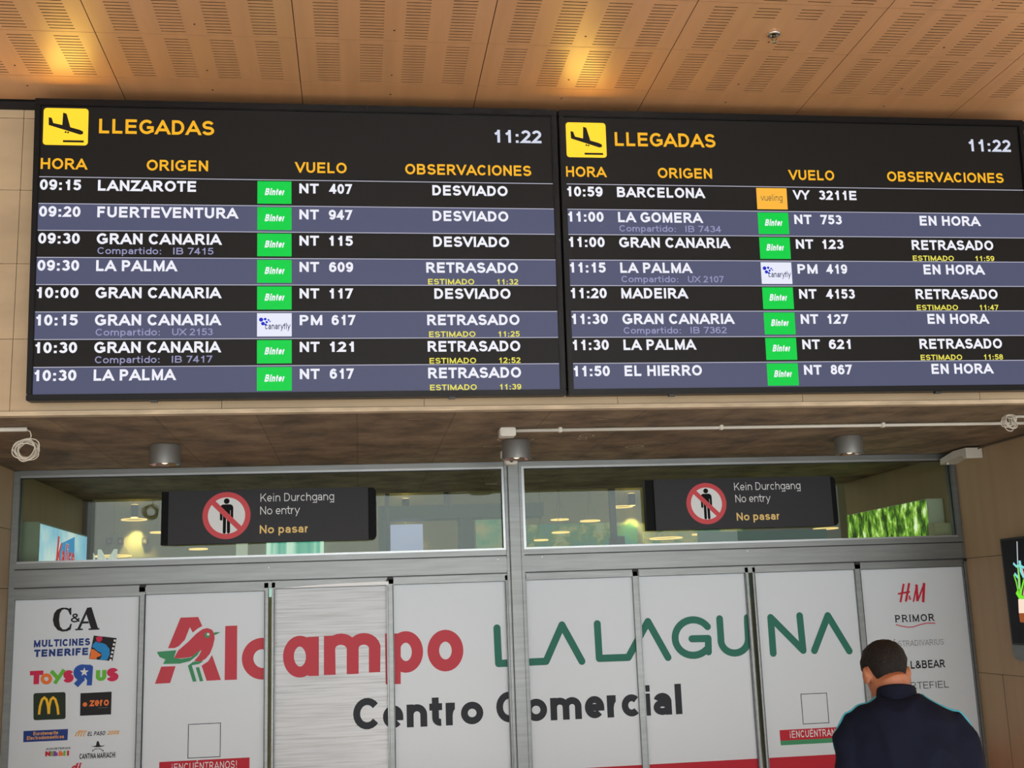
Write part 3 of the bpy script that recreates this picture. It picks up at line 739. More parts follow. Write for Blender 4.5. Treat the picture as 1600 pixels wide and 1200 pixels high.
for n, (x0, x1, f0, f1, zt, lab) in enumerate(leaves):
    mb = MB()
    for a, b in ((x0, f0+.004), (f1-.004, x1)):
        if b - a > .006: mb.box(a, b, 8.762, 8.835, -HC+.02, .262)
    mb.box(x0+.001, x1-.001, 8.768, 8.83, zt, .222 if zt < .222 else .2225); mb.box(x0+.001, x1-.001, 8.766, 8.83, -HC+.02, -HC+.12)
    d = struct(mb, 'door_%d' % (n+1), alu, lab, 'door')
    mb = MB(); mb.box(f0, f1, 8.79, 8.80, -HC+.1, zt)
    mb.build('printed_panel', film_streaked if n == 2 else film, d)
    mb = MB(); g = .005
    if n in (0, 1, 3, 5, 7): mb.box(f1-.002, f1+g-.002, 8.7615, 8.79, -HC+.1, zt)
    if n in (2, 4, 6): mb.box(f0-g, f0, 8.7615, 8.79, -HC+.1, zt)
    if n in (1, 7, 3): mb.box(f0-.003, f0+.002, 8.7615, 8.79, -HC+.1, zt)
    mb.box(f0, f1, 8.7675, 8.79, zt-.003, zt)
    mb.build('gasket', alu_dark, d)
    names = []
    for nm, ink, ps in ART:
        if nm not in names: names.append(nm)
    for nm in names:
        inks = []; mb = MB(); e = 0
        for k, (nn, ink, ps) in enumerate(ART):
            if nn != nm: continue
            q = clip(clip(ps, 0, f0+.002, f1-.002), 1, -HC+.12, zt)
            if not q: continue
            if ink not in inks: inks.append(ink)
            e += 1
            yy = PY - .00012*e
            mb.polys(q, lambda a, b: (a, yy, b), inks.index(ink))
        if mb.v: mb.build(nm, [P[i] for i in inks], d)
# bright curved strip where the film of the streaked leaf stops short of the rail
mb = MB(); a0, b0 = on_y(432, 916, 8.78), on_y(607, 906.5, 8.78)
top = [(a0.x + (b0.x-a0.x)*t, .2185 + .026*(1-(1-t)**2.2)) for t in [i/12 for i in range(13)]]
mb.polys([[(top[i][0], .2185), (top[i+1][0], .2185), top[i+1], top[i]] for i in range(12)], lambda a, b: (a, 8.7595, b))
dd = bpy.data.objects['door_3']; mb.build('edge_strip', mat('white_strip', (240, 242, 242), .4), dd)

# ================================================================== ARRIVALS BOARDS
SV = Vector((0, -.0534, .9986)); SN = Vector((0, -.9986, -.0534)); S0 = Vector((0, 6.33, 1.184))
BW, BH = 2.925, 1.686
def board_map(X0, d):
    return lambda u, v: Vector((X0 + u, 0, 0)) + S0 + SV*v + SN*d
g_white = glow('screen_white', (240, 240, 250), 1.0); g_clock = glow('screen_clock_white', (214, 218, 236), 1.0)
g_amber = glow('screen_amber', (250, 182, 36), 1.0); g_icon = glow('screen_yellow', (250, 204, 46), 1.25)
g_row = glow('screen_slate', (82, 85, 112), 1.0); g_dark = glow('screen_black', (27, 25, 23), 1.0)
g_line = glow('screen_rule', (196, 196, 214), 1.0); g_share = glow('screen_lilac', (150, 150, 190), 1.0)
g_est = glow('screen_lemon', (236, 226, 90), 1.0); g_green = glow('screen_green', (0, 208, 70), 1.0)
g_sky = glow('screen_tile_white', (232, 234, 250), 1.0); g_orange = glow('screen_orange', (252, 184, 62), 1.0)
g_blue = glow('screen_blue', (16, 40, 200), 1.0); g_navy = glow('screen_navy', (48, 48, 92), 1.0); g_brown = glow('screen_brown', (92, 84, 66), 1.0)
bezel_m = mat('board_bezel', (7, 7, 8), .4, spec=.2)
def flat(ps, X0, d, name, m, parent):
    mb = MB(); mb.polys(ps, board_map(X0, d)); return mb.build(name, m, parent)
def logo_tile(kind, X0, v0, parent):
    u0, u1, vb, vt = 1.2055, 1.3935, v0-.140, v0-.0095
    mb = MB(); f0 = board_map(X0, .0012); f1 = board_map(X0, .0018); f2 = board_map(X0, .0022)
    if kind == 'B':
        mb.polys(rect(u0, vb, u1, vt), f0, 0)
        mb.polys(text('Binter', u0+.040, vb+.050, .040, .24, width=.103, shear=.22), f1, 1)
        mb.build('airline_logo', [g_green, g_white], parent)
    elif kind == 'V':
        mb.polys(rect(u0, vb, u1, vt), f0, 0)
        mb.polys(text('vueling', u0+.024, vb+.052, .040, .11, width=.135), f1, 1)
        mb.build('airline_logo', [g_orange, g_brown], parent)
    else:
        mb.polys(rect(u0, vb, u1, vt), f0, 0)
        mb.polys(text('canaryfly', u0+.043, vb+.040, .036, .15, width=.138, shear=.05), f1, 1)
        for dx, dy, r in ((.022,.094,.0115),(.044,.097,.0075),(.032,.072,.010),(.052,.080,.0065),(.062,.092,.005),(.046,.066,.006),(.070,.084,.004)):
            mb.polys(disc(u0+dx, vb+dy, r, n=14), f2, 2)
        mb.build('airline_logo', [g_sky, g_navy, g_blue], parent)
def board(X0, rows, lab, eu):
    base = (X0 + BW/2, 6.33, 1.184)
    t = thing('arrivals_board', base, lab, 'screen', 'arrivals boards')
    mb = MB(); f = board_map(X0, 0)
    fr_, bk = .012, -.085
    def fb(d): return board_map(X0, d)
    # hollow bezel: four bars around the panel, and the housing behind
    def bar(u0, v0, u1, v1, d0, d1):
        vs = [fb(d0)(u0, v0), fb(d0)(u1, v0), fb(d0)(u1, v1), fb(d0)(u0, v1), fb(d1)(u0, v0), fb(d1)(u1, v0), fb(d1)(u1, v1), fb(d1)(u0, v1)]
        mb.add(vs, [(0,1,2,3),(7,6,5,4),(0,4,5,1),(1,5,6,2),(2,6,7,3),(3,7,4,0)])
    e = .034; W = BW-.004
    bar(.002, 0, W, e, bk, fr_); bar(.002, BH-e-.006, W, BH, bk, fr_); bar(.002, e, e, BH-e-.006, bk, fr_); bar(W-e, e, W, BH-e-.006, bk, fr_)
    bar(e, e, W-e, BH-e, bk, -.01)
    hs = mb.build('housing', bezel_m, t, bevel=.004)
    for u in ((.66, 2.276) if X0 < 0 else (.607, 2.228)):
        mb = MB(); bar(u-.018, -.013, u+.018, .0, -.03, -.004); mb.build('mounting_clip', black, hs)
    flat(rect(e-.001, e-.001, W-e+.001, BH-e-.004), X0, -.004, 'screen_panel', g_dark, t)
    # heading
    mb = MB()
    u0, v0, s = .0475 - eu, 1.414+.0, .2285
    if X0 < 0: v0 = 1.421
    else: v0 = 1.401
    mb.polys([arc(u0+s+.01-.018, v0+s-.016-.018, .018, .018, 0, 90, 5) + arc(u0+.018, v0+s-.016-.018, .018, .018, 90, 180, 5) + arc(u0+.018, v0+.018, .018, .018, 180, 270, 5) + arc(u0+s+.01-.018, v0+.018, .018, .018, 270, 360, 5)], board_map(X0, .0012))
    ic = mb.build('arrival_pictogram', g_icon, t)
    def I(x, y): return (u0 + (x-166)/166*.2385, v0 + (204-y)/142*.2125)
    mb = MB(); q = board_map(X0, .0018)
    mb.polys(tri([I(*p) for p in [(185,98),(196,100),(203,120),(236,127),(238,79),(251,83),(266,135),(300,144),(313,150),(314,160),(303,163),(280,156),(186,128)]]), q)
    mb.polys(disc(*I(249,154), .0055, n=10), q); mb.polys(disc(*I(258,155), .0055, n=10), q); mb.polys(rect(*I(240,193), *I(317,185)), q)
    mb.build('aircraft_symbol', g_dark, ic)
    l = bpy.data.lights.new('pictogram_light', 'AREA'); l.shape = 'RECTANGLE'; l.size = .22; l.size_y = .2; l.energy = 1.5; l.color = (1.0, .60, .10)   # the bright yellow field lights the ceiling above it
    lo = bpy.data.objects.new('pictogram_light', l); lo.location = board_map(X0, .012)(u0+.12, v0+.11) + Vector((0, 0, HC)); lo.rotation_euler = (math.radians(-90), 0, 0); C.objects.link(lo)
    dv = 0 if X0 < 0 else -.018; k = 0 if X0 < 0 else -.011
    flat(text('LLEGADAS', .344+k, 1.493+dv, .084, .19, x1=.967+k*2), X0, .0012, 'title_text', g_amber, t)
    flat(text('11:22', 2.552, 1.482, .077, .19, x1=2.828), X0, .0012, 'clock_text', g_clock, t)
    for s_, a, b in (('HORA', .040+k*.6, .289+k), ('ORIGEN', .603+k*1.8, .935+k*2), ('VUELO', 1.411+k*2.5, 1.702+k*2.7), ('OBSERVACIONES', 2.033+k*2.3, 2.762)):
        flat(text(s_, a, 1.283, .0625, .19, x1=b), X0, .0012, 'column_heading', g_amber, t)
    for i, (hour, org, share, air, fl, rem, est) in enumerate(rows):
        v = 1.240 - .1511*i
        mb = MB(); mb.polys(rect(e, v-.1511, W-e, v-.003), board_map(X0, .0002), 0); mb.polys(rect(e, v-.003, W-e, v+.0008), board_map(X0, .0006), 1)
        rw = mb.build('flight_row', [g_row if i % 2 else g_dark, g_line], t)
        bl = v - .0755
        o = -.003 if X0 > 0 else 0
        flat(text(hour, .039+o, bl, .060, .215, x1=.256+o*3), X0, .0012, 'time_text', g_white, rw)
        wd = {'LANZAROTE': .526, 'FUERTEVENTURA': .759, 'GRAN CANARIA': .670, 'LA PALMA': .432, 'BARCELONA': .533, 'LA GOMERA': .512, 'MADEIRA': .399, 'EL HIERRO': .456}[org]
        flat(text(org, .345+o*4, bl-.001, .0615, .215, width=wd), X0, .0012, 'origin_text', g_white, rw)
        if share: flat(text('Compartido:', .350+o*4, v-.132, .038, .15, width=.337), X0, .0012, 'codeshare_text', g_share, rw); flat(text(share, .752+o*6, v-.132, .038, .15, width=.216), X0, .0012, 'codeshare_number_text', g_share, rw)
        logo_tile(air, X0 + (-.026 if X0 > 0 else 0), v, rw)
        a, b = fl.split()
        ob = -.033 if X0 > 0 else 0; nw = {3: .133, 4: .182, 5: .236}[len(b)]
        flat(text(a, 1.437+ob, bl-.002, .0575, .215, width=.124 if a == 'PM' else .108), X0, .0012, 'airline_code_text', g_white, rw); flat(text(b, (1.612 if a == 'PM' else 1.600)+ob, bl-.002, .0575, .215, width=nw), X0, .0012, 'flight_number_text', g_white, rw)
        r0 = -.012 if X0 > 0 else 0
        if rem:
            u0_, u1_ = {'DESVIADO': (2.186, 2.620), 'RETRASADO': (2.143, 2.667), 'EN HORA': (2.206, 2.600)}[rem]
            flat(text(rem, u0_+r0, bl-.004, .0605, .215, x1=u1_+r0), X0, .0012, 'remark_text', g_white, rw)
        if est: flat(text('ESTIMADO', 2.152+r0*1.7, v-.147, .032, .18, width=.262), X0, .0012, 'estimate_text', g_est, rw); flat(text(est, 2.544+r0, v-.147, .032, .18, width=.122), X0, .0012, 'estimate_time_text', g_est, rw)
    return t
board(-1.747, [
 ('09:15','LANZAROTE','','B','NT 407','DESVIADO',''), ('09:20','FUERTEVENTURA','','B','NT 947','DESVIADO',''),
 ('09:30','GRAN CANARIA','IB 7415','B','NT 115','DESVIADO',''), ('09:30','LA PALMA','','B','NT 609','RETRASADO','11:32'),
 ('10:00','GRAN CANARIA','','B','NT 117','DESVIADO',''), ('10:15','GRAN CANARIA','UX 2153','C','PM 617','RETRASADO','11:25'),
 ('10:30','GRAN CANARIA','IB 7417','B','NT 121','RETRASADO','12:52'), ('10:30','LA PALMA','','B','NT 617','RETRASADO','11:39')],
 'left arrivals board whose list starts with LANZAROTE at 09:15', 0)
board(1.185, [
 ('10:59','BARCELONA','','V','VY 3211E','',''), ('11:00','LA GOMERA','IB 7434','B','NT 753','EN HORA',''),
 ('11:00','GRAN CANARIA','','B','NT 123','RETRASADO','11:59'), ('11:15','LA PALMA','UX 2107','C','PM 419','EN HORA',''),
 ('11:20','MADEIRA','','B','NT 4153','RETRASADO','11:47'), ('11:30','GRAN CANARIA','IB 7362','B','NT 127','EN HORA',''),
 ('11:30','LA PALMA','','B','NT 621','RETRASADO','11:58'), ('11:50','EL HIERRO','','B','NT 867','EN HORA','')],
 'right arrivals board whose list starts with BARCELONA at 10:59', .005)

# ================================================================== NO ENTRY SIGNS on the transom glass
def no_entry(x0, f0, f1, x1, zb, zt, cx, cz, R, lines, lab):
    t = thing('no_entry_sign', ((x0+x1)/2, 8.72, zb), lab, 'sign', 'no entry signs')
    mb = MB(); r = .035
    out = arc(x1-r, zt-r, r, r, 90, 0, 6) + arc(x1-r, zb+r, r, r, 0, -90, 6) + [(x0, zb), (x0, zt)]
    n = len(out); vs = [(a, 8.725, b) for a, b in out] + [(a, 8.799, b) for a, b in out]
    mb.add(vs, [tuple(range(n)), tuple(range(n, 2*n))[::-1]] + [(i, i+n, (i+1) % n+n, (i+1) % n) for i in range(n)])
    mb.build('back_plate', black_matt, t)
    mb = MB(); mb.box(f0, f1, 8.705, 8.727, zb-.002, zt+.002); fp = mb.build('front_panel', sign_grey, t, bevel=.002)
    y = 8.7045
    def pl(ps, d, mi): mb.polys(ps, lambda a, b: (a, y-d, b), mi)
    mb = MB(); pl(disc(cx, cz, R, n=48), 0, 0); pl(disc(cx, cz, R*.775, n=48), .0004, 1)
    s = R/36.0
    sy = mb.build('prohibition_symbol', [sign_red, sign_white], fp)
    mb = MB()
    def F(px, py): return (cx + px*s, cz - py*s)
    pl(disc(cx, cz + 22*s, 4.3*s, n=20), .0008, 0)
    pl(tri([F(*p) for p in [(-9,-15),(-6,-17),(6,-17),(9,-15),(10,-12),(10,6),(8,8),(6,6),(6,-8),(5.4,-8),(5.4,26),(3,28),(.8,26),(.6,4),(-.6,4),(-.8,26),(-3,28),(-5.4,26),(-5.4,-8),(-6,-8),(-6,6),(-8,8),(-10,6),(-10,-12)]]), .0008, 0)
    mb.build('standing_figure', black_matt, sy)
    mb = MB(); pl(clip(stroke([F(-24,-24), F(24,24)], 8*s), 0, -9, 9), .0012, 0); mb.build('slash', sign_red, sy)
    for (s_, xa, xb, zz, cap, wt, m) in lines:
        mb = MB(); pl(text(s_, xa, zz, cap, wt, x1=xb), .0002, 0); mb.build('lettering', m, fp, label='yellow bold lettering' if m is sign_yel else None)
def sg(px, py): p = on_y(px, py, 8.704); return p.x, p.z
def sign_lines(rows_):
    out = []
    for s_, a, b, cap, wt, m in rows_:
        p, q = sg(*a), sg(*b); out.append((s_, p[0], q[0], (p[1]+q[1])/2, cap, wt, m))
    return out
c = sg(354, 805.5)
no_entry(-1.425, -1.372, .0765, .136, .556, .943, c[0], c[1], .1725, sign_lines([('Kein Durchgang', (407,783.2), (522,782), .060, .105, sign_white), ('No entry', (406.6,804.2), (468.8,802.5), .060, .105, sign_white), ('No pasar', (405.8,833.5), (480.8,832), .061, .17, sign_yel)]), 'dark no entry sign on the left transom window')
c = sg(1103.9, 786.7)
no_entry(2.205, 2.270, 3.704, 3.752, .566, .953, c[0], c[1], .160, sign_lines([('Kein Durchgang', (1147.5,766), (1251,764.3), .060, .105, sign_white), ('No entry', (1149.5,785), (1204.5,783.7), .060, .105, sign_white), ('No pasar', (1151.5,813.2), (1218,812), .061, .17, sign_yel)]), 'dark no entry sign on the right transom window')

# ================================================================== SOFFIT FITTINGS
bulb_m = mat('bulb_glow', (255, 240, 214), .3, 0, 1.0)
def downlight(px, py, lab):
    p = on_z(px, py, SZ); c = Vector((p.x, p.y, SZ))
    t = thing('ceiling_downlight', c, lab, 'lamp', 'grey cylinder downlights on the soffit')
    mb = MB(); r = .097; h = .128
    mb.lathe([(r*.9, 0), (r*.97, -.004), (r, -.012), (r, -h), (r*.93, -h), (r*.86, -h+.01), (r*.5, -h+.06), (.01, -h+.07)], c, 40)
    o = mb.build('housing', lamp_metal, t, smooth=True)
    o.data.set_sharp_from_angle(angle=math.radians(35))
    mb = MB()
    for k in range(18):
        a = 2*PI*k/18; b = a + 2*PI/18
        mb.add([c + Vector((r*.925*math.cos(a), r*.925*math.sin(a), -h-.001)), c + Vector((r*.925*math.cos(b), r*.925*math.sin(b), -h-.001)), c + Vector((r*.45*math.cos(b), r*.45*math.sin(b), -h+.05)), c + Vector((r*.45*math.cos(a), r*.45*math.sin(a), -h+.05))], [(0, 1, 2, 3)])
    mb.build('reflector', chrome, t)
    mb = MB(); mb.ball(c + Vector((0, 0, -h+.03)), (.03, .03, .028)); mb.build('bulb', bulb_m, t, smooth=True)
downlight(258, 695, 'left grey cylinder downlight on the soffit')
downlight(806, 688, 'middle grey cylinder downlight beside the white sensor')
downlight(1325, 681.5, 'right grey cylinder downlight below the white conduit')
# motion sensor by the middle downlight
p = on_z(783, 711, SZ); t = thing('motion_sensor', (1.06, 8.25, SZ), 'small white sensor on the soffit beside the middle downlight', 'sensor')
mb = MB(); mb.box(1.02, 1.06, 8.15, 8.22, SZ-.05, SZ); mb.build('bracket', white_pl, t, bevel=.004)
mb = MB(); mb.box(1.045, 1.135, 8.13, 8.23, SZ-.10, SZ-.045); mb.build('sensor_body', white_pl, t, bevel=.008)
mb = MB(); mb.lathe([(.016, 0), (.012, -.006)], (1.09, 8.128, SZ-.072), 14, 0, 'y'); mb.build('lens', black, t)
# conduits
def conduit(x0, x1, y, zc, r, clips, lab, name='cable_conduit'):
    t = thing(name, (x0, y, SZ), lab, 'pipe')
    mb = MB(); mb.tube([(x0, y, zc), ((x0+x1)/2, y, zc), (x1, y, zc)], r, 12); mb.build('tube', white_pl, t, smooth=True)
    for x in clips:
        mb = MB(); mb.box(x-.012, x+.012, y-r-.008, y+r+.008, zc-r-.004, SZ); mb.build('clip', white_pl, t, bevel=.004)
conduit(.975, 6.6, 7.125, SZ-.016, .011, [1.273, 2.327, 3.426, 4.52], 'long thin white conduit across the soffit from the junction box')
conduit(-2.47, -1.862, 6.80, SZ-.016, .013, [-2.3], 'short white conduit stub at the left end of the soffit')
mb = MB(); mb.box(.885, .985, 7.08, 7.19, SZ-.055, SZ)
mb.build('junction_box', white_pl, loc=(.93, 7.13, SZ), bevel=.006, label='small white junction box on the soffit at the conduit end', cat='box')
# cable coils
def coil(cx, cy, top, r, n, lab, lead):
    mb = MB()
    for k in range(n):
        th = random.uniform(0, PI); ti = random.uniform(-.5, .5); rr = r*random.uniform(.78, 1.05)
        R = Matrix.Rotation(th, 3, 'Y') @ Matrix.Rotation(ti, 3, 'X'); off = Vector((random.uniform(-.012, .012), random.uniform(-.02, .02), random.uniform(-.01, .01)))
        mb.tube([Vector((cx, cy, top-r)) + off + R @ Vector((rr*.78*math.cos(a), .004*math.sin(3*a), rr*1.1*math.sin(a))) for a in [2*PI*i/28 for i in range(28)]], .0032, 6, closed=True)
    mb.tube(lead + [(cx, cy, top-.02)], .0034, 6)
    mb.build('cable_coil', cable_m, loc=(cx, cy, SZ-.02), smooth=True, label=lab, cat='cable', group='coiled cables on the soffit')
coil(-1.852, 6.80, 1.055, .068, 10, 'coil of pale cable hanging at the left end of the soffit', [(-1.87, 6.80, SZ-.016), (-1.845, 6.80, SZ-.03), (-1.838, 6.80, SZ-.055)])
coil(4.155, 6.86, 1.118, .045, 8, 'small tangle of pale cable at the right end of the soffit', [(4.22, 6.86, SZ-.02)])
conduit(4.20, 5.4, 6.86, SZ-.014, .009, [], 'short white conduit beside the tangle of cable on the right')
# white detector in the right corner, with its cable
t = thing('wall_detector', (4.72, 8.55, 1.05), 'white angular detector in the top right corner of the recess', 'sensor')
mb = MB()
pr = [(8.74, 1.03), (8.74, 1.075), (8.52, 1.11), (8.33, 1.11), (8.33, 1.03), (8.36, 1.03), (8.40, 1.06), (8.60, 1.05)]
X0_, X1_ = 4.66, 4.795
mb.add([(X0_, a, b) for a, b in pr] + [(X1_, a, b) for a, b in pr], [tuple(range(8)), tuple(range(8, 16))[::-1]] + [(i, (i+1) % 8, (i+1) % 8+8, i+8) for i in range(8)])
mb.build('cover', white_pl, t)
mb = MB(); mb.ball((4.68, 8.66, 1.03), .012); mb.build('sensor_eye', white_pl, t, smooth=True)
mb = MB(); mb.tube([(4.70, 8.5, 1.112), (4.76, 8.38, 1.10), (4.775, 8.2, 1.11), (4.778, 7.8, 1.112), (4.778, 7.2, 1.112), (4.778, 6.6, 1.112)], .006, 8); mb.build('cable', mat('grey_cable', (92, 84, 70), .6), t, smooth=True)
mb = MB()
c = Vector((2.203, 5.40, CZ)); t = thing('sprinkler', c, 'small chrome sprinkler head in the wooden ceiling', 'sprinkler')
mb.lathe([(.030, 0), (.036, -.004), (.034, -.010), (.024, -.013), (.016, -.004)], c, 28, cap=False); mb.build('escutcheon', chrome, t, smooth=True)
mb = MB(); mb.lathe([(.009, 0), (.009, -.02), (.006, -.022)], c, 14); mb.tube([c+Vector((-.011, 0, -.018)), c+Vector((-.013, 0, -.032)), c+Vector((0, 0, -.048))], .0022); mb.tube([c+Vector((.011, 0, -.018)), c+Vector((.013, 0, -.032)), c+Vector((0, 0, -.048))], .0022)
mb.build('frame_arms', mat('bronze', (84, 62, 40), .35, .9), t, smooth=True)
mb = MB(); mb.lathe([(.004, -.046), (.013, -.049), (.013, -.051), (.002, -.052)], c, 16); mb.build('deflector', chrome, t)

# ================================================================== ADVERTISING SCREEN on the right wall
t = thing('advertising_screen', (4.77, 7.3, -.48), 'black advertising screen with a glowing plant on the right wall', 'screen')
mb = MB(); mb.box(4.715, 4.799, 6.62, 8.09, -.375, .392); mb.build('housing', black, t, bevel=.004)
mb = MB()
pr = [(8.09, -.375), (8.09, -.43), (8.06, -.475), (8.0, -.485), (6.7, -.485), (6.62, -.44), (6.62, -.375)]
mb.add([(4.715, a, b) for a, b in pr] + [(4.799, a, b) for a, b in pr], [tuple(range(7)), tuple(range(7, 14))[::-1]] + [(i, i+7, (i+1) % 7+7, (i+1) % 7) for i in range(7)])
mb.build('lower_trim', alu, t)
def wx(px, py): p = on_x(px, py, 4.7135); return (p.y, p.z)
mb = MB(); fX = lambda d: (lambda a, b: (4.7145-d, a, b))
mb.polys(rect(6.65, -.36, 8.068, .378), fX(0), 0)
def gs(pts, wd, mi, d=.0006): mb.polys(stroke([wx(*p) for p in pts], wd), fX(d), mi)
gs([(1589,846),(1590,880),(1592,920)], .012, 1)
gs([(1593,876),(1595,892),(1600,902)], .03, 2); gs([(1583,880),(1588,885),(1594,884),(1600,887)], .018, 2); gs([(1585,896),(1591,903)], .02, 2)
gs([(1590,884),(1593,905),(1594,932)], .018, 3); gs([(1584,898),(1588,910),(1592,930)], .016, 3); gs([(1600,905),(1596,922),(1594,940)], .018, 3); gs([(1588,925),(1593,933),(1600,934)], .03, 3)
gs([(1597,888),(1600,900)], .012, 4); gs([(1602,910),(1599,930)], .014, 4)
mb.polys([[wx(*p) for p in [(1591,936),(1612,936),(1614,958),(1592,958)]]], fX(.001), 5); mb.polys([[wx(*p) for p in [(1592,958),(1614,958),(1616,975),(1594,972)]]], fX(.001), 6)
for k in range(20):        # more of the same plant further along, out of the frame
    y = random.uniform(6.75, 7.75); z = random.uniform(-.05, .3); mb.polys(stroke([(y, -.05), (y+random.uniform(-.1, .1), z), (y+random.uniform(-.2, .2), z+.06)], .012), fX(.0008), random.choice((2, 3, 3, 4)))
mb.build('screen_picture', [glow('ad_black', (10, 10, 12), 1), glow('ad_white', (190, 200, 205), 1), glow('ad_cyan', (130, 220, 220), 1), glow('ad_green', (120, 230, 50), 1), glow('ad_pink', (230, 170, 170), 1), glow('ad_cream', (250, 225, 205), 1.0), glow('ad_orange', (150, 80, 36), 1)], t)

# ================================================================== BEYOND THE TRANSOM GLASS
BY = 15.0
mb = MB(); mb.box(-10, 13, BY, BY+.1, -HC, 1.75); mb.box(-10.1, -10, 10.96, BY, -HC, 1.75); mb.box(13, 13.1, 10.96, BY, -HC, 1.75); struct(mb, 'wall_back', inner_wall, 'olive beige far wall of the hall beyond the glass', 'wall')  # unseen end boxes added to shut outside light out of the hall
mb = MB(); mb.box(-10, 13, 10.96, BY+.1, 1.745, 1.85); struct(mb, 'ceiling', mat('inner_ceiling', (200, 196, 176), .7), 'pale ceiling of the hall beyond the glass', 'ceiling')
mb = MB(); mb.box(-10, 13, 10.90, 10.96, SZ+.02, 1.85); struct(mb, 'trim_3', joint, 'dark edge where the soffit ends beyond the glass', 'trim')
mb = MB()
mb.box(-2.49, -2.40, 10.93, 11.05, -HC, 1.125); struct(mb, 'trim_4', mat('brown_post', (72, 58, 40), .5), 'brown post at the end of the left inner wall', 'trim')
mb = MB()
for px in (605, 699, 957): 
    p = on_y(px, 800, 11.0); wd_ = .028 if px != 605 else .02
    mb.box(p.x-wd_, p.x+wd_, 10.97, 11.03, -HC if px != 699 else .98, SZ)
struct(mb, 'trim_5', black, 'slim black mullions of the glazing beyond the transom', 'frame')
# dark beam and columns
q0, q1 = on_y(592, 791, 13.4), on_y(784, 807, 13.4)
mb = MB(); mb.box(q0.x, q1.x+.5, 13.4, 13.8, q1.z, q0.z); 
for a, b in ((592, 610), (720, 741)): mb.box(on_y(a, 840, 13.4).x, on_y(b, 840, 13.4).x, 13.41, 13.8, -HC, q1.z+.01)
struct(mb, 'trim_6', mat('beam_green_grey', (78, 88, 78), .5), 'dark grey green beam and posts in the hall beyond', 'beam')
# wall lamps with light up and down
sc_glow = mat('sconce_glow', (255, 214, 120), .4, 0, 6)
def sconce(px, lab):
    p = on_y(px, 795, BY-.12); x = p.x
    t = thing('wall_lamp', (x, BY, 1.36), lab, 'lamp', 'up and down wall lamps in the hall beyond')
    mb = MB(); mb.lathe([(.045, 1.30), (.045, 1.455)], (x, BY-.11, 0), 20); mb.box(x-.02, x+.02, BY-.09, BY, 1.37, 1.40); mb.build('body', black, t)
    mb = MB(); mb.lathe([(.042, 1.4555), (.042, 1.457)], (x, BY-.11, 0), 20); mb.lathe([(.042, 1.298), (.042, 1.2995)], (x, BY-.11, 0), 20); mb.build('diffuser', sc_glow, t)
    for z, rx in ((1.27, 0), (1.48, PI)):
        l = bpy.data.lights.new('wall_lamp_beam', 'SPOT'); l.energy = 42 if rx == 0 else 14; l.color = (1, .82, .42); l.spot_size = math.radians(84); l.spot_blend = .8; l.shadow_soft_size = .02
        o = bpy.data.objects.new('wall_lamp_beam', l); o.location = (x, BY-.11, z + HC); o.rotation_euler = (rx, 0, 0); C.objects.link(o)
sconce(210, 'lit wall lamp left of the left no entry sign'); sconce(634, 'lit wall lamp right of the left no entry sign'); sconce(988, 'lit wall lamp left of the right no entry sign')
# glowing rings on cables, standing in for reflections in the glass
ring_m = mat('ring_glow', (255, 214, 130), .4, 0, 1.1)
def reflection_ring(pa, pb, py, Y, lab):
    a, b = on_y(pa, py, Y), on_y(pb, py, Y); x = (a.x+b.x)/2; r = (b.x-a.x)/2; z = (a.z+b.z)/2
    t = thing('ring_reflection', (x, Y, z), lab, 'lamp', 'glowing rings standing in for reflections in the glass')
    mb = MB(); mb.tube([(x+r*math.cos(k*2*PI/28), Y+r*math.sin(k*2*PI/28), z) for k in range(28)], .007, 6, closed=True); mb.build('ring', ring_m, t, smooth=True)
    mb = MB()
    for k in range(3): mb.tube([(x+r*math.cos(k*2*PI/3), Y+r*math.sin(k*2*PI/3), z), (x, Y, z+.25)], .0015, 4)
    mb.tube([(x, Y, z+.25), (x, Y, 1.745)], .002, 4); mb.build('suspension_cable', joint, t)
RL = [(190,229,812,13.6,'glowing ring standing in for a reflection in front of the leftmost wall lamp'), (235,262,832,12.6,'glowing ring standing in for a reflection just left of the left no entry sign'),
 (148,205,869,12.2,'glowing ring standing in for a reflection above the white letters'), (296,324,858,12.6,'glowing ring standing in for a reflection below the left no entry sign'),
 (861,888,812,13.6,'small ring standing in for a reflection high in the right transom near the mullion'), (907,937,814,13.0,'double bright ring standing in for a reflection in the right transom, over the mural'),
 (863,889,832,12.4,'ring standing in for a reflection in front of the green mural beside the mullion'), (954,988,792,13.8,'ring standing in for a reflection beside the wall lamp in the right transom'),
 (835,856,844,12.2,'lowest ring standing in for a reflection at the left edge of the right transom'), (1016,1065,841,12.4,'wide ring standing in for a reflection under the left end of the right no entry sign'),
 (1082,1108,835,13.0,'ring standing in for a reflection under the middle of the right no entry sign'), (1272,1308,826,13.0,'ring standing in for a reflection under the right end of the right no entry sign')]
for r_ in RL: reflection_ring(*r_)
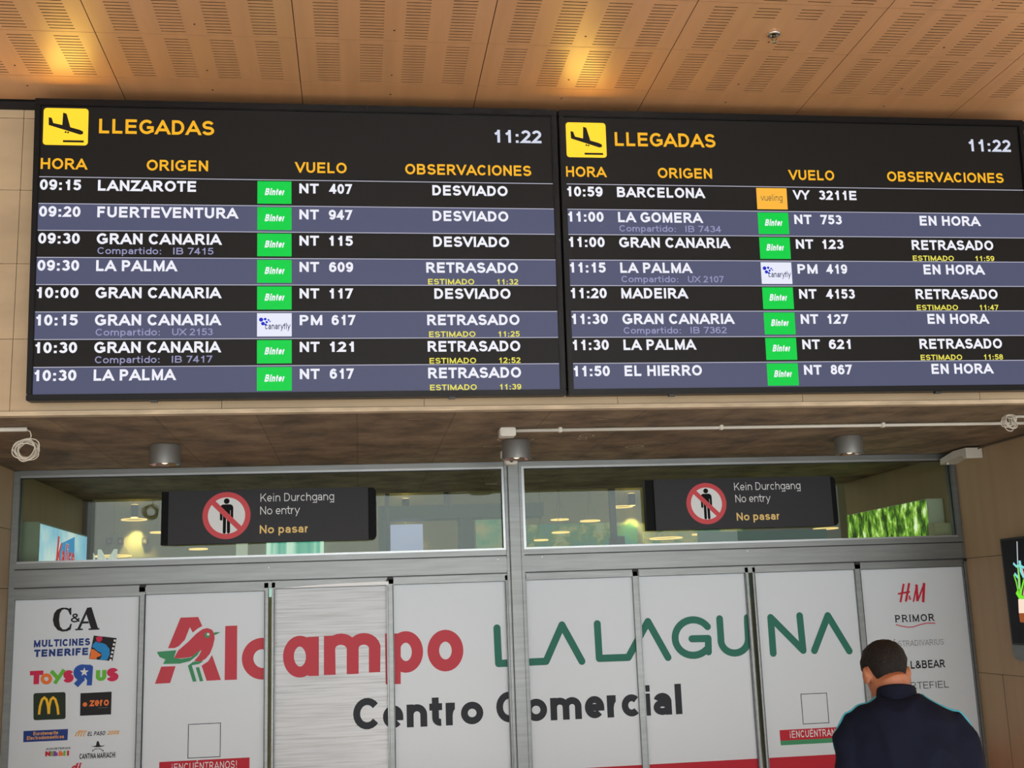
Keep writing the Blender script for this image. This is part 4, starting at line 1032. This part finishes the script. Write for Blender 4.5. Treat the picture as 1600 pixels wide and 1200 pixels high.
# flat murals standing in for reflections in the glass, and displays beyond
def wall_picture(name, x0, x1, y0, y1, Y, m, lab, cat, th=.03):
    a = on_y(x0, y0, Y); b = on_y(x1, y1, Y)
    mb = MB(); mb.box(a.x, b.x, Y, Y+th, b.z, a.z); return mb.build(name, m, loc=((a.x+b.x)/2, Y, b.z), label=lab, cat=cat)
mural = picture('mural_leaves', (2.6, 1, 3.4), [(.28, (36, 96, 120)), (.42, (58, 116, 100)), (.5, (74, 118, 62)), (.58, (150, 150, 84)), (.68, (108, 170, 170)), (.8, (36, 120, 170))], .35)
wall_picture('reflection_mural', 820, 1000, 820, 905, BY-.06, mural, 'blue and green mural standing in for reflections low in the right transom', 'mural')
wall_picture('reflection_mural', 1004, 1168, 818, 900, BY-.06, picture('mural_meadow', (2.2, 1, 3.0), [(.3, (40, 92, 90)), (.45, (70, 120, 80)), (.55, (170, 160, 90)), (.7, (70, 140, 120))], .35, 3.1), 'green and yellow mural standing in for reflections under the right no entry sign', 'mural')
wall_picture('reflection_mural', 743, 800, 812, 900, BY-.06, picture('mural_lagoon', (1.4, 1, 2.2), [(.3, (54, 120, 110)), (.45, (104, 150, 118)), (.6, (170, 160, 112)), (.75, (90, 170, 160))], .35, 7.3), 'hazy teal mural standing in for reflections left of the centre mullion', 'mural')
wall_picture('information_display', 610, 662, 820, 900, 14.3, picture('display_lavender', (.6, 1, .8), [(.3, (140, 150, 210)), (.6, (178, 182, 222)), (.8, (200, 190, 214))], .55, 2.2, 2), 'pale lavender display seen through the left transom', 'screen', .06)
wall_picture('lit_doorway', 416, 506, 830, 930, BY-.08, picture('bright_teal', (7, 1, .3), [(.3, (40, 140, 120)), (.5, (90, 190, 168)), (.62, (220, 250, 240)), (.8, (110, 200, 176))], .6, 1.1, 2), 'bright teal glazed doorway below the left no entry sign', 'doorway', .05)  # daylight through the door is put into the panel's own glow
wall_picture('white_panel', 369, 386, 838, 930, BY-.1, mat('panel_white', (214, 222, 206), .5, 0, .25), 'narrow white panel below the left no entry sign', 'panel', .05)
wall_picture('light_strip', 1165, 1290, 838, 843, 13.0, mat('strip_white', (225, 240, 236), .4, 0, .8), 'long white light strip under the right no entry sign', 'lamp', .05)
wall_picture('glass_balustrade', 1090, 1300, 832, 930, 12.7, mat('balustrade_teal', (96, 140, 128), .2), 'teal glass balustrade under the right no entry sign', 'balustrade', .02)
wall_picture('dark_cabinet', 960, 981, 838, 930, 12.9, mat('cabinet_dark', (44, 56, 62), .5), 'dark low cabinet beside the black mullion in the right transom', 'cabinet', .3)
p = on_x(240, 0, 1)
# framed pictures on the far left wall
for px, lab in ((170, 'left small framed picture below the first wall lamp'), (188, 'middle small framed picture below the first wall lamp'), (226, 'right small framed picture below the first wall lamp')):
    a, b = on_y(px-4.5, 840, BY-.03), on_y(px+4.5, 851, BY-.03)
    t = thing('framed_picture', ((a.x+b.x)/2, BY, b.z), lab, 'picture', 'framed pictures on the far wall')
    mb = MB(); mb.box(a.x, b.x, BY-.03, BY, b.z, a.z); mb.build('frame', mat('frame_brown', (84, 72, 56), .5), t, bevel=.004)
    mb = MB(); mb.box(a.x+.022, b.x-.022, BY-.032, BY-.029, b.z+.025, a.z-.025); mb.build('print', mat('print_grey', (150, 142, 110), .5), t)
# white letters
t = thing('letter_sign', (-2.28, 11.6, .38), 'large white letters O and M behind the blue ice cream lightbox', 'sign')
a = on_y(124, 886, 11.6); b = on_y(151.5, 886, 11.6); c_ = on_y(182, 886, 11.6); tp = on_y(176, 858, 11.6)
for ch, x0, x1 in (('O', a.x, on_y(147, 886, 11.6).x), ('M', b.x, c_.x)):
    mb = MB(); ps = text(ch, x0, a.z, tp.z-a.z, .2, x1=x1)
    mb.polys(ps, lambda u, v: (u, 11.6, v)); mb.polys([p[::-1] for p in ps], lambda u, v: (u, 11.63, v))
    for p in ps:
        for i in range(len(p)):
            q = p[(i+1) % len(p)]; mb.add([(p[i][0], 11.6, p[i][1]), (q[0], 11.6, q[1]), (q[0], 11.63, q[1]), (p[i][0], 11.63, p[i][1])], [(0, 1, 2, 3)])
    mb.build('letter', mat('letter_white', (226, 232, 226), .5, 0, .4), t)  # glow added to the letters so they read white
mb = MB(); mb.box(a.x-.1, c_.x+.1, 11.63, 11.66, a.z-.1, a.z+.02); mb.build('rail', black, t)

# ice cream lightbox on the left inner wall
t = thing('ice_cream_lightbox', (-2.42, 9.8, -.6), 'sky blue lit ice cream lightbox at the left behind the glass', 'lightbox')
LX = -2.345
mb = MB(); mb.box(XL+.002, LX, 9.0, 10.55, -.6, .772); mb.build('casing', mat('casing_green_grey', (150, 162, 152), .4), t, bevel=.006)
mb = MB()
sky_m = picture('ice_cream_sky', (1, 1.6, 1.9), [(.35, (110, 184, 232)), (.5, (160, 210, 240)), (.62, (214, 232, 244))], .75, .6, 3)
mb.polys(rect(9.015, -.59, 10.535, .757), lambda a, b: (LX+.001, a, b)); pn = mb.build('lit_panel', sky_m, t)
def kx(px, py): p = on_x(px, py, LX+.003); return (p.y, p.z)
mb = MB(); mb.polys(tri([kx(*p) for p in [(86,878),(96,849),(117,839),(116,878)]]), lambda a, b: (LX+.002, a, b)); mb.build('blue_patch', glow('patch_blue', (60, 150, 215), .9), pn)
k0 = kx(88.5, 874); k1 = kx(116, 874); kt = kx(92, 836)
mb = MB()
ps = text('Kalise', k0[0], .455, .20, .2, x1=k1[0], shear=.12)
ps2 = text('Kalise', k0[0]-.008, .447, .212, .24, x1=k1[0]+.010, shear=.12)
ps += stroke([kx(88.5, 878), kx(92, 838)], .05)
mb.polys(ps2, lambda a, b: (LX+.0024, a, b), 1); mb.polys(ps, lambda a, b: (LX+.0032, a, b), 0); mb.build('brand_lettering', [glow('kal_red', (214, 48, 40), .9), glow('kal_white', (235, 240, 245), .9)], pn)
# tree lightbox and white boxes on the right inner wall
t = thing('tree_lightbox', (4.72, 9.8, -.6), 'bright lightbox picture of green trees at the right behind the glass', 'lightbox')
RX = 4.655
mb = MB(); mb.box(RX, XR-.002, 9.02, 10.64, -.6, .785); mb.build('casing', mat('casing_white', (206, 214, 206), .4), t, bevel=.006)
mb = MB(); mb.polys(rect(9.03, -.59, 10.63, .78), lambda a, b: (RX-.001, a, b))
mb.build('lit_panel', picture('trees_lit', (1, 12, 7), [(.34, (16, 26, 10)), (.45, (44, 84, 20)), (.53, (110, 160, 48)), (.59, (176, 214, 100)), (.66, (244, 252, 232))], .9, 4.2, 11), t)
t = thing('electrical_box', (4.62, 8.95, .4), 'pale box on the right inner wall below the tree lightbox end', 'box')
a = on_y(1453, 838, 8.98); b = on_y(1482, 811, 8.98)
mb = MB(); mb.box(a.x, XR-.002, 8.9, 9.0, .42, .575); mb.build('body', mat('box_cream', (186, 186, 160), .5), t, bevel=.006)
mb = MB(); mb.box(a.x+.14, XR-.004, 8.885, 8.905, .44, .57); mb.build('cover', mat('box_white', (206, 214, 200), .5), t, bevel=.004)

# ================================================================== THE MAN (seen from behind, head bowed)
#PERSON
from mathutils import noise as mnoise
MX, MY = 1.890, 4.0
FM = Matrix.Translation((MX, MY, -HC)) @ Matrix.Rotation(math.radians(-19), 4, 'Z')
man = thing('person', (MX, MY, -HC), 'man with short dark hair in a navy jacket, back turned and head bowed', 'person')
def fused(mb, name, m, voxel, smooth=3, parent=man, fold=0.0):
    """fuse overlapping lumps into one continuous skin and link it as one mesh"""
    me = bpy.data.meshes.new('lumps'); me.from_pydata([tuple(p) for p in mb.v], [], mb.f)
    bm = bmesh.new(); bm.from_mesh(me); bmesh.ops.recalc_face_normals(bm, faces=bm.faces[:]); bm.to_mesh(me); bm.free()
    o = bpy.data.objects.new('lumps', me); C.objects.link(o)
    r = o.modifiers.new('fuse', 'REMESH'); r.mode = 'VOXEL'; r.voxel_size = voxel
    s = o.modifiers.new('soften', 'SMOOTH'); s.iterations = smooth; s.factor = .5
    dg = bpy.context.evaluated_depsgraph_get(); dg.update()
    out = bpy.data.meshes.new_from_object(o.evaluated_get(dg)); bpy.data.objects.remove(o); bpy.data.meshes.remove(me)
    if fold:
        nr = [v.normal.copy() for v in out.vertices]
        for v, n in zip(out.vertices, nr):
            p = v.co; q = Vector((p.x*9 + p.z*3.5, p.y*7, p.z*3.2 - abs(p.x)*2.5))
            k = abs(mnoise.noise(q)); k2 = mnoise.noise(p*14)
            v.co = p + n*(fold*(.5 - k*1.7) + fold*.25*k2)
    bvh = BVHTree.FromPolygons([v.co.copy() for v in out.vertices], [tuple(p.vertices) for p in out.polygons])
    o0 = ORG[man.name]
    for v in out.vertices: v.co = (FM @ v.co) - o0
    out.materials.clear(); out.materials.append(m); out.name = name
    for p in out.polygons: p.use_smooth = True
    ob = bpy.data.objects.new(name, out); C.objects.link(ob); ob.parent = parent; ORG[ob.name] = o0
    return ob, bvh
def placed(mb): mb.v = [FM @ p for p in mb.v]; return mb
skin = mat('skin', (164, 104, 72), .5, noise=((14, 14, 14), .05))
hair_m = mat('hair_dark', (20, 15, 12), .6, spec=.25, noise=((90, 90, 30), .5), bump=(160, .6))
navy = mat('jacket_navy', (13, 19, 36), .8, spec=.15, noise=((30, 30, 30), .1), bump=(420, .12))
turq = mat('piping_turquoise', (58, 168, 190), .6)
trouser_m = mat('trouser_dark', (34, 35, 42), .8, bump=(300, .1))
# head
HP = Vector((-.026, .012, 1.570)); HL = Vector((0, -.02, .05))
HR = Matrix.Rotation(math.radians(11), 3, 'Z') @ Matrix.Rotation(math.radians(-27), 3, 'X')
def HW(p): return HP + HR @ ((Vector(p) - HL)*.955)
prof = [(0,.062,.02,.022),(.012,.06,.036,.036),(.035,.045,.05,.058),(.07,.02,.06,.082),(.10,.008,.067,.092),(.13,0,.072,.097),(.16,-.003,.0745,.099),(.19,-.005,.071,.094),(.215,-.006,.058,.077),(.23,-.006,.038,.05),(.237,-.006,.012,.016)]
def hp(z):
    for a, b in zip(prof, prof[1:]):
        if z <= b[0]:
            t = max(0, (z-a[0])/(b[0]-a[0])); return [a[i]+(b[i]-a[i])*t for i in (1, 2, 3)]
    return list(prof[-1][1:])
body = MB()
n = 32; vs = []
for z, cy, rx, ry in prof:
    for k in range(n): a = 2*PI*k/n; vs.append(HW((rx*math.cos(a), cy+ry*math.sin(a), z)))
L = len(prof)
body.add(vs, [(i*n+k, i*n+(k+1) % n, (i+1)*n+(k+1) % n, (i+1)*n+k) for i in range(L-1) for k in range(n)] + [tuple(range(n))[::-1], tuple((L-1)*n+k for k in range(n))])
def hball(c, r, R=None): body.ball(HW(c), r, 14, 0, HR @ R if R else HR)
hball((0, .104, .098), (.013, .018, .014)); hball((0, .099, .118), (.009, .014, .03)); hball((-.011, .098, .094), (.008, .012, .009)); hball((.011, .098, .094), (.008, .012, .009))
hball((0, .096, .064), (.023, .011, .007)); hball((0, .094, .055), (.020, .011, .008)); hball((-.032, .084, .143), (.026, .014, .008)); hball((.032, .084, .143), (.026, .014, .008))
for sgn in (-1, 1):
    Re = Matrix.Rotation(sgn*math.radians(-24), 3, 'Z')
    hball((sgn*.079, -.012, .118), (.007, .021, .033), Re); hball((sgn*.083, -.022, .128), (.006, .012, .02), Re)
body.tube([(0, -.015, 1.47), (-.006, -.012, 1.53), (-.014, .0, 1.60), HW((0, -.012, .085))], [.066, .06, .056, .06], 20)
body.rings([(.90, 0, 0, .15, .10), (1.05, 0, 0, .15, .10), (1.25, 0, 0, .17, .105), (1.38, 0, 0, .175, .10), (1.46, 0, -.005, .14, .08), (1.51, 0, -.01, .07, .06)])
arms = {}
for sgn in (-1, 1):
    sh, el_, wr = Vector((sgn*.15, 0, 1.42)), Vector((sgn*.208, -.015, 1.16)), Vector((sgn*.115, .215, 1.10))
    arms[sgn] = (sh, el_, wr)
    body.tube([sh, (sh+el_)/2, el_, (el_*.6+wr*.4), wr], [.05, .045, .038, .036, .026], 16)
    body.tube([(sgn*.09, 0, .95), (sgn*.095, .015, .72), (sgn*.1, .02, .5), (sgn*.103, .0, .3), (sgn*.105, -.01, .07)], [.085, .075, .052, .048, .036], 16)
    body.ball((sgn*.108, .05, .045), (.038, .11, .032))
    f = (wr - el_).normalized(); f = (f + Vector((-sgn*.1, .25, .05))).normalized(); zz = Vector((0, -.25, 1)); zz = (zz - f*zz.dot(f)).normalized(); xx = f.cross(zz)
    Rh = Matrix((xx, f, zz)).transposed()
    def hw(p): return wr + Rh @ Vector(p)
    body.ball(hw((0, .05, 0)), (.036, .052, .014), 16, 0, Rh); body.tube([wr, hw((0, .03, 0))], [.026, .028], 14)
    for x, y, ln, cu in ((-.031, .085, .066, .9), (-.0105, .094, .078, .8), (.0105, .093, .074, .85), (.031, .083, .058, 1.0)):
        pts = [hw((x*.8, y-.03, 0))]; a = .12; p = Vector((x, y, .002)); pts.append(hw(p))
        for sg_ in (.45, .32, .25):
            p = p + Vector((x*.12*sg_, math.cos(a)*ln*sg_, math.sin(a)*ln*sg_)); pts.append(hw(p)); a += cu*.7
        body.tube(pts, [.0095, .0092, .0085, .0078, .006], 10); body.ball(pts[-1], .0064, 10)
    tx = -sgn if Rh.col[0].x * sgn > 0 else sgn                    # thumb on the outer side, palms turned up
    tx = 1 if (Rh @ Vector((1, 0, 0))).x * sgn > 0 else -1
    tp_ = [hw((tx*.02, .018, .004)), hw((tx*.042, .045, .012)), hw((tx*.05, .072, .022)), hw((tx*.043, .094, .032))]
    body.tube(tp_, [.014, .0118, .010, .0075], 10); body.ball(tp_[-1], .008, 10)
fused(body, 'body', skin, .0048, 3)
# eyes and hair
for sgn in (-1, 1):
    mb = MB(); mb.ball(HW((sgn*.031, .0845, .128)), .0115, 12); e_ = placed(mb).build('eye', mat('eye_white', (226, 222, 214), .3), man, smooth=True)
    mb = MB(); mb.ball(HW((sgn*.031, .094, .126)), .0045, 10); placed(mb).build('iris', mat('iris_brown', (40, 26, 18), .3), e_, smooth=True)
def low(a):                                                    # hairline height round the head, a = 90 degrees at the face
    d = abs(((math.degrees(a) - 90 + 180) % 360) - 180)
    pts = [(0, .196), (40, .190), (62, .165), (76, .112), (84, .105), (92, .142), (108, .15), (122, .105), (140, .062), (180, .05)]
    for p, q in zip(pts, pts[1:]):
        if d <= q[0]: return p[1] + (q[1]-p[1])*(d-p[0])/(q[0]-p[0])
    return .05
mb = MB(); n = 96; RN = 22; vs = []
for inner in (0, 1):
    for i in range(RN+1):
        for k in range(n):
            a = 2*PI*k/n; zl = low(a); t = i/RN; z = zl + (.2365-zl)*math.sin(t*PI/2)
            cy, rx, ry = hp(z)
            th = (.0015 + .0095*min(1, t*4)) if not inner else -.006
            p = Vector(((rx+th)*math.cos(a), cy+(ry+th)*math.sin(a), z + (max(0, z-.19)*.22 if not inner else 0)))
            if not inner:
                p += Vector((math.cos(a), math.sin(a), .3))*(.0022*mnoise.noise(Vector((p.x*60, p.y*60, p.z*38))) + .0012*mnoise.noise(p*230))
            vs.append(HW(p))
S_ = (RN+1)*n
fs = [(i*n+k, i*n+(k+1) % n, (i+1)*n+(k+1) % n, (i+1)*n+k) for i in range(RN) for k in range(n)]
fs += [tuple(S_+q for q in f[::-1]) for f in fs]
fs += [(k, S_+k, S_+(k+1) % n, (k+1) % n) for k in range(n)] + [tuple(RN*n+k for k in range(n)), tuple(S_+RN*n+k for k in range(n))[::-1]]
mb.add(vs, fs); placed(mb).build('hair', hair_m, man, smooth=True)
# jacket
jk = MB()
jk.rings([(.86, 0, 0, .182, .135), (.90, 0, 0, .19, .14), (1.0, 0, 0, .193, .138), (1.12, 0, 0, .195, .133), (1.25, 0, -.004, .203, .133), (1.36, 0, -.008, .208, .13), (1.43, 0, -.012, .2, .12), (1.475, 0, -.015, .192, .108), (1.506, -.002, -.014, .160, .096), (1.535, -.005, -.010, .112, .084), (1.558, -.010, -.004, .076, .072)], 40)
for sgn in (-1, 1):
    sh, el_, wr = arms[sgn]
    jk.tube([(sgn*.11, -.005, 1.45), (sgn*.148, -.006, 1.44), (sgn*.173, -.008, 1.40), (sgn*.184, -.012, 1.32), (sgn*.198, -.016, 1.23), (el_.x*1.02, el_.y-.006, el_.z), (el_*.8+wr*.2), (el_*.5+wr*.5), (el_*.12+wr*.88)], [.062, .068, .07, .066, .062, .06, .056, .05, .041], 24)
jo, jb = fused(jk, 'jacket', navy, .0075, 5, fold=.016)
mb = MB()
n = 40
for (z0, z1, r0, r1) in ((1.535, 1.582, 1.0, .93),):
    vs = []
    for (z, k_, th) in ((z0, 1.06, 0), (z1-.006, .99, 0), (z1, .95, 0), (z1-.004, .90, 0), (z0, .9, 0)):
        for k in range(n): a = 2*PI*k/n; vs.append(Vector((-.012 + .068*k_*math.cos(a), .004 + .072*k_*math.sin(a), z - .02*math.sin(a)*(z > z0+.01))))
    mb.add(vs, [(i*n+k, i*n+(k+1) % n, (i+1)*n+(k+1) % n, (i+1)*n+k) for i in range(4) for k in range(n)])
placed(mb).build('collar', navy, jo, smooth=True)
for sgn in (-1, 1):
    way = [Vector((sgn*.075, .014, 1.56)), Vector((sgn*.13, .004, 1.545)), Vector((sgn*.18, .0, 1.53)), Vector((sgn*.22, .006, 1.485)), Vector((sgn*.25, .03, 1.42)), Vector((sgn*.26, .055, 1.33)), Vector((sgn*.28, .04, 1.22)), Vector((sgn*.30, .01, 1.15)), Vector((sgn*.26, .09, 1.13)), Vector((sgn*.2, .16, 1.11))]
    pts = []
    for a, b in zip(way, way[1:]):
        for i in range(6):
            q = jb.find_nearest(a.lerp(b, i/6)); pts.append(q[0] + q[1]*.0015)
    mb = MB(); mb.tube(pts, .0042, 8); placed(mb).build('shoulder_piping', turq, jo, smooth=True, label='turquoise piping')
for sgn in (-1, 1):
    sh, el_, wr = arms[sgn]; mb = MB(); d = (wr-el_).normalized(); mb.tube([wr - d*.045, wr - d*.03, wr - d*.008, wr - d*.004], [.0415, .043, .0415, .036], 24); placed(mb).build('cuff', navy, jo, smooth=True)
# trousers and shoes
tr_ = MB(); tr_.rings([(.80, 0, 0, .15, .11), (.86, 0, 0, .172, .125), (.95, 0, 0, .168, .12), (1.0, 0, 0, .165, .115)], 32)
for sgn in (-1, 1): tr_.tube([(sgn*.085, 0, .9), (sgn*.092, .005, .78), (sgn*.096, .012, .62), (sgn*.1, .018, .48), (sgn*.103, .0, .28), (sgn*.106, -.012, .06)], [.096, .094, .08, .068, .062, .06], 24)
fused(tr_, 'trousers', trouser_m, .009, 4, fold=.005)
for sgn in (-1, 1):
    mb = MB(); c = sgn*.108
    mb.rings([(.018, c, .048, .044, .138), (.03, c, .048, .047, .14), (.05, c, .045, .046, .132), (.07, c, .02, .044, .1), (.09, c, -.005, .043, .068), (.115, c, -.012, .044, .056)], 28)
    so = placed(mb).build('shoe', mat('shoe_black', (24, 24, 26), .5), man, smooth=True)
    mb = MB(); mb.rings([(.0, c, .048, .046, .14), (.018, c, .048, .048, .142), (.02, c, .048, .045, .138)], 28); placed(mb).build('sole', mat('sole_grey', (120, 120, 118), .7), so)
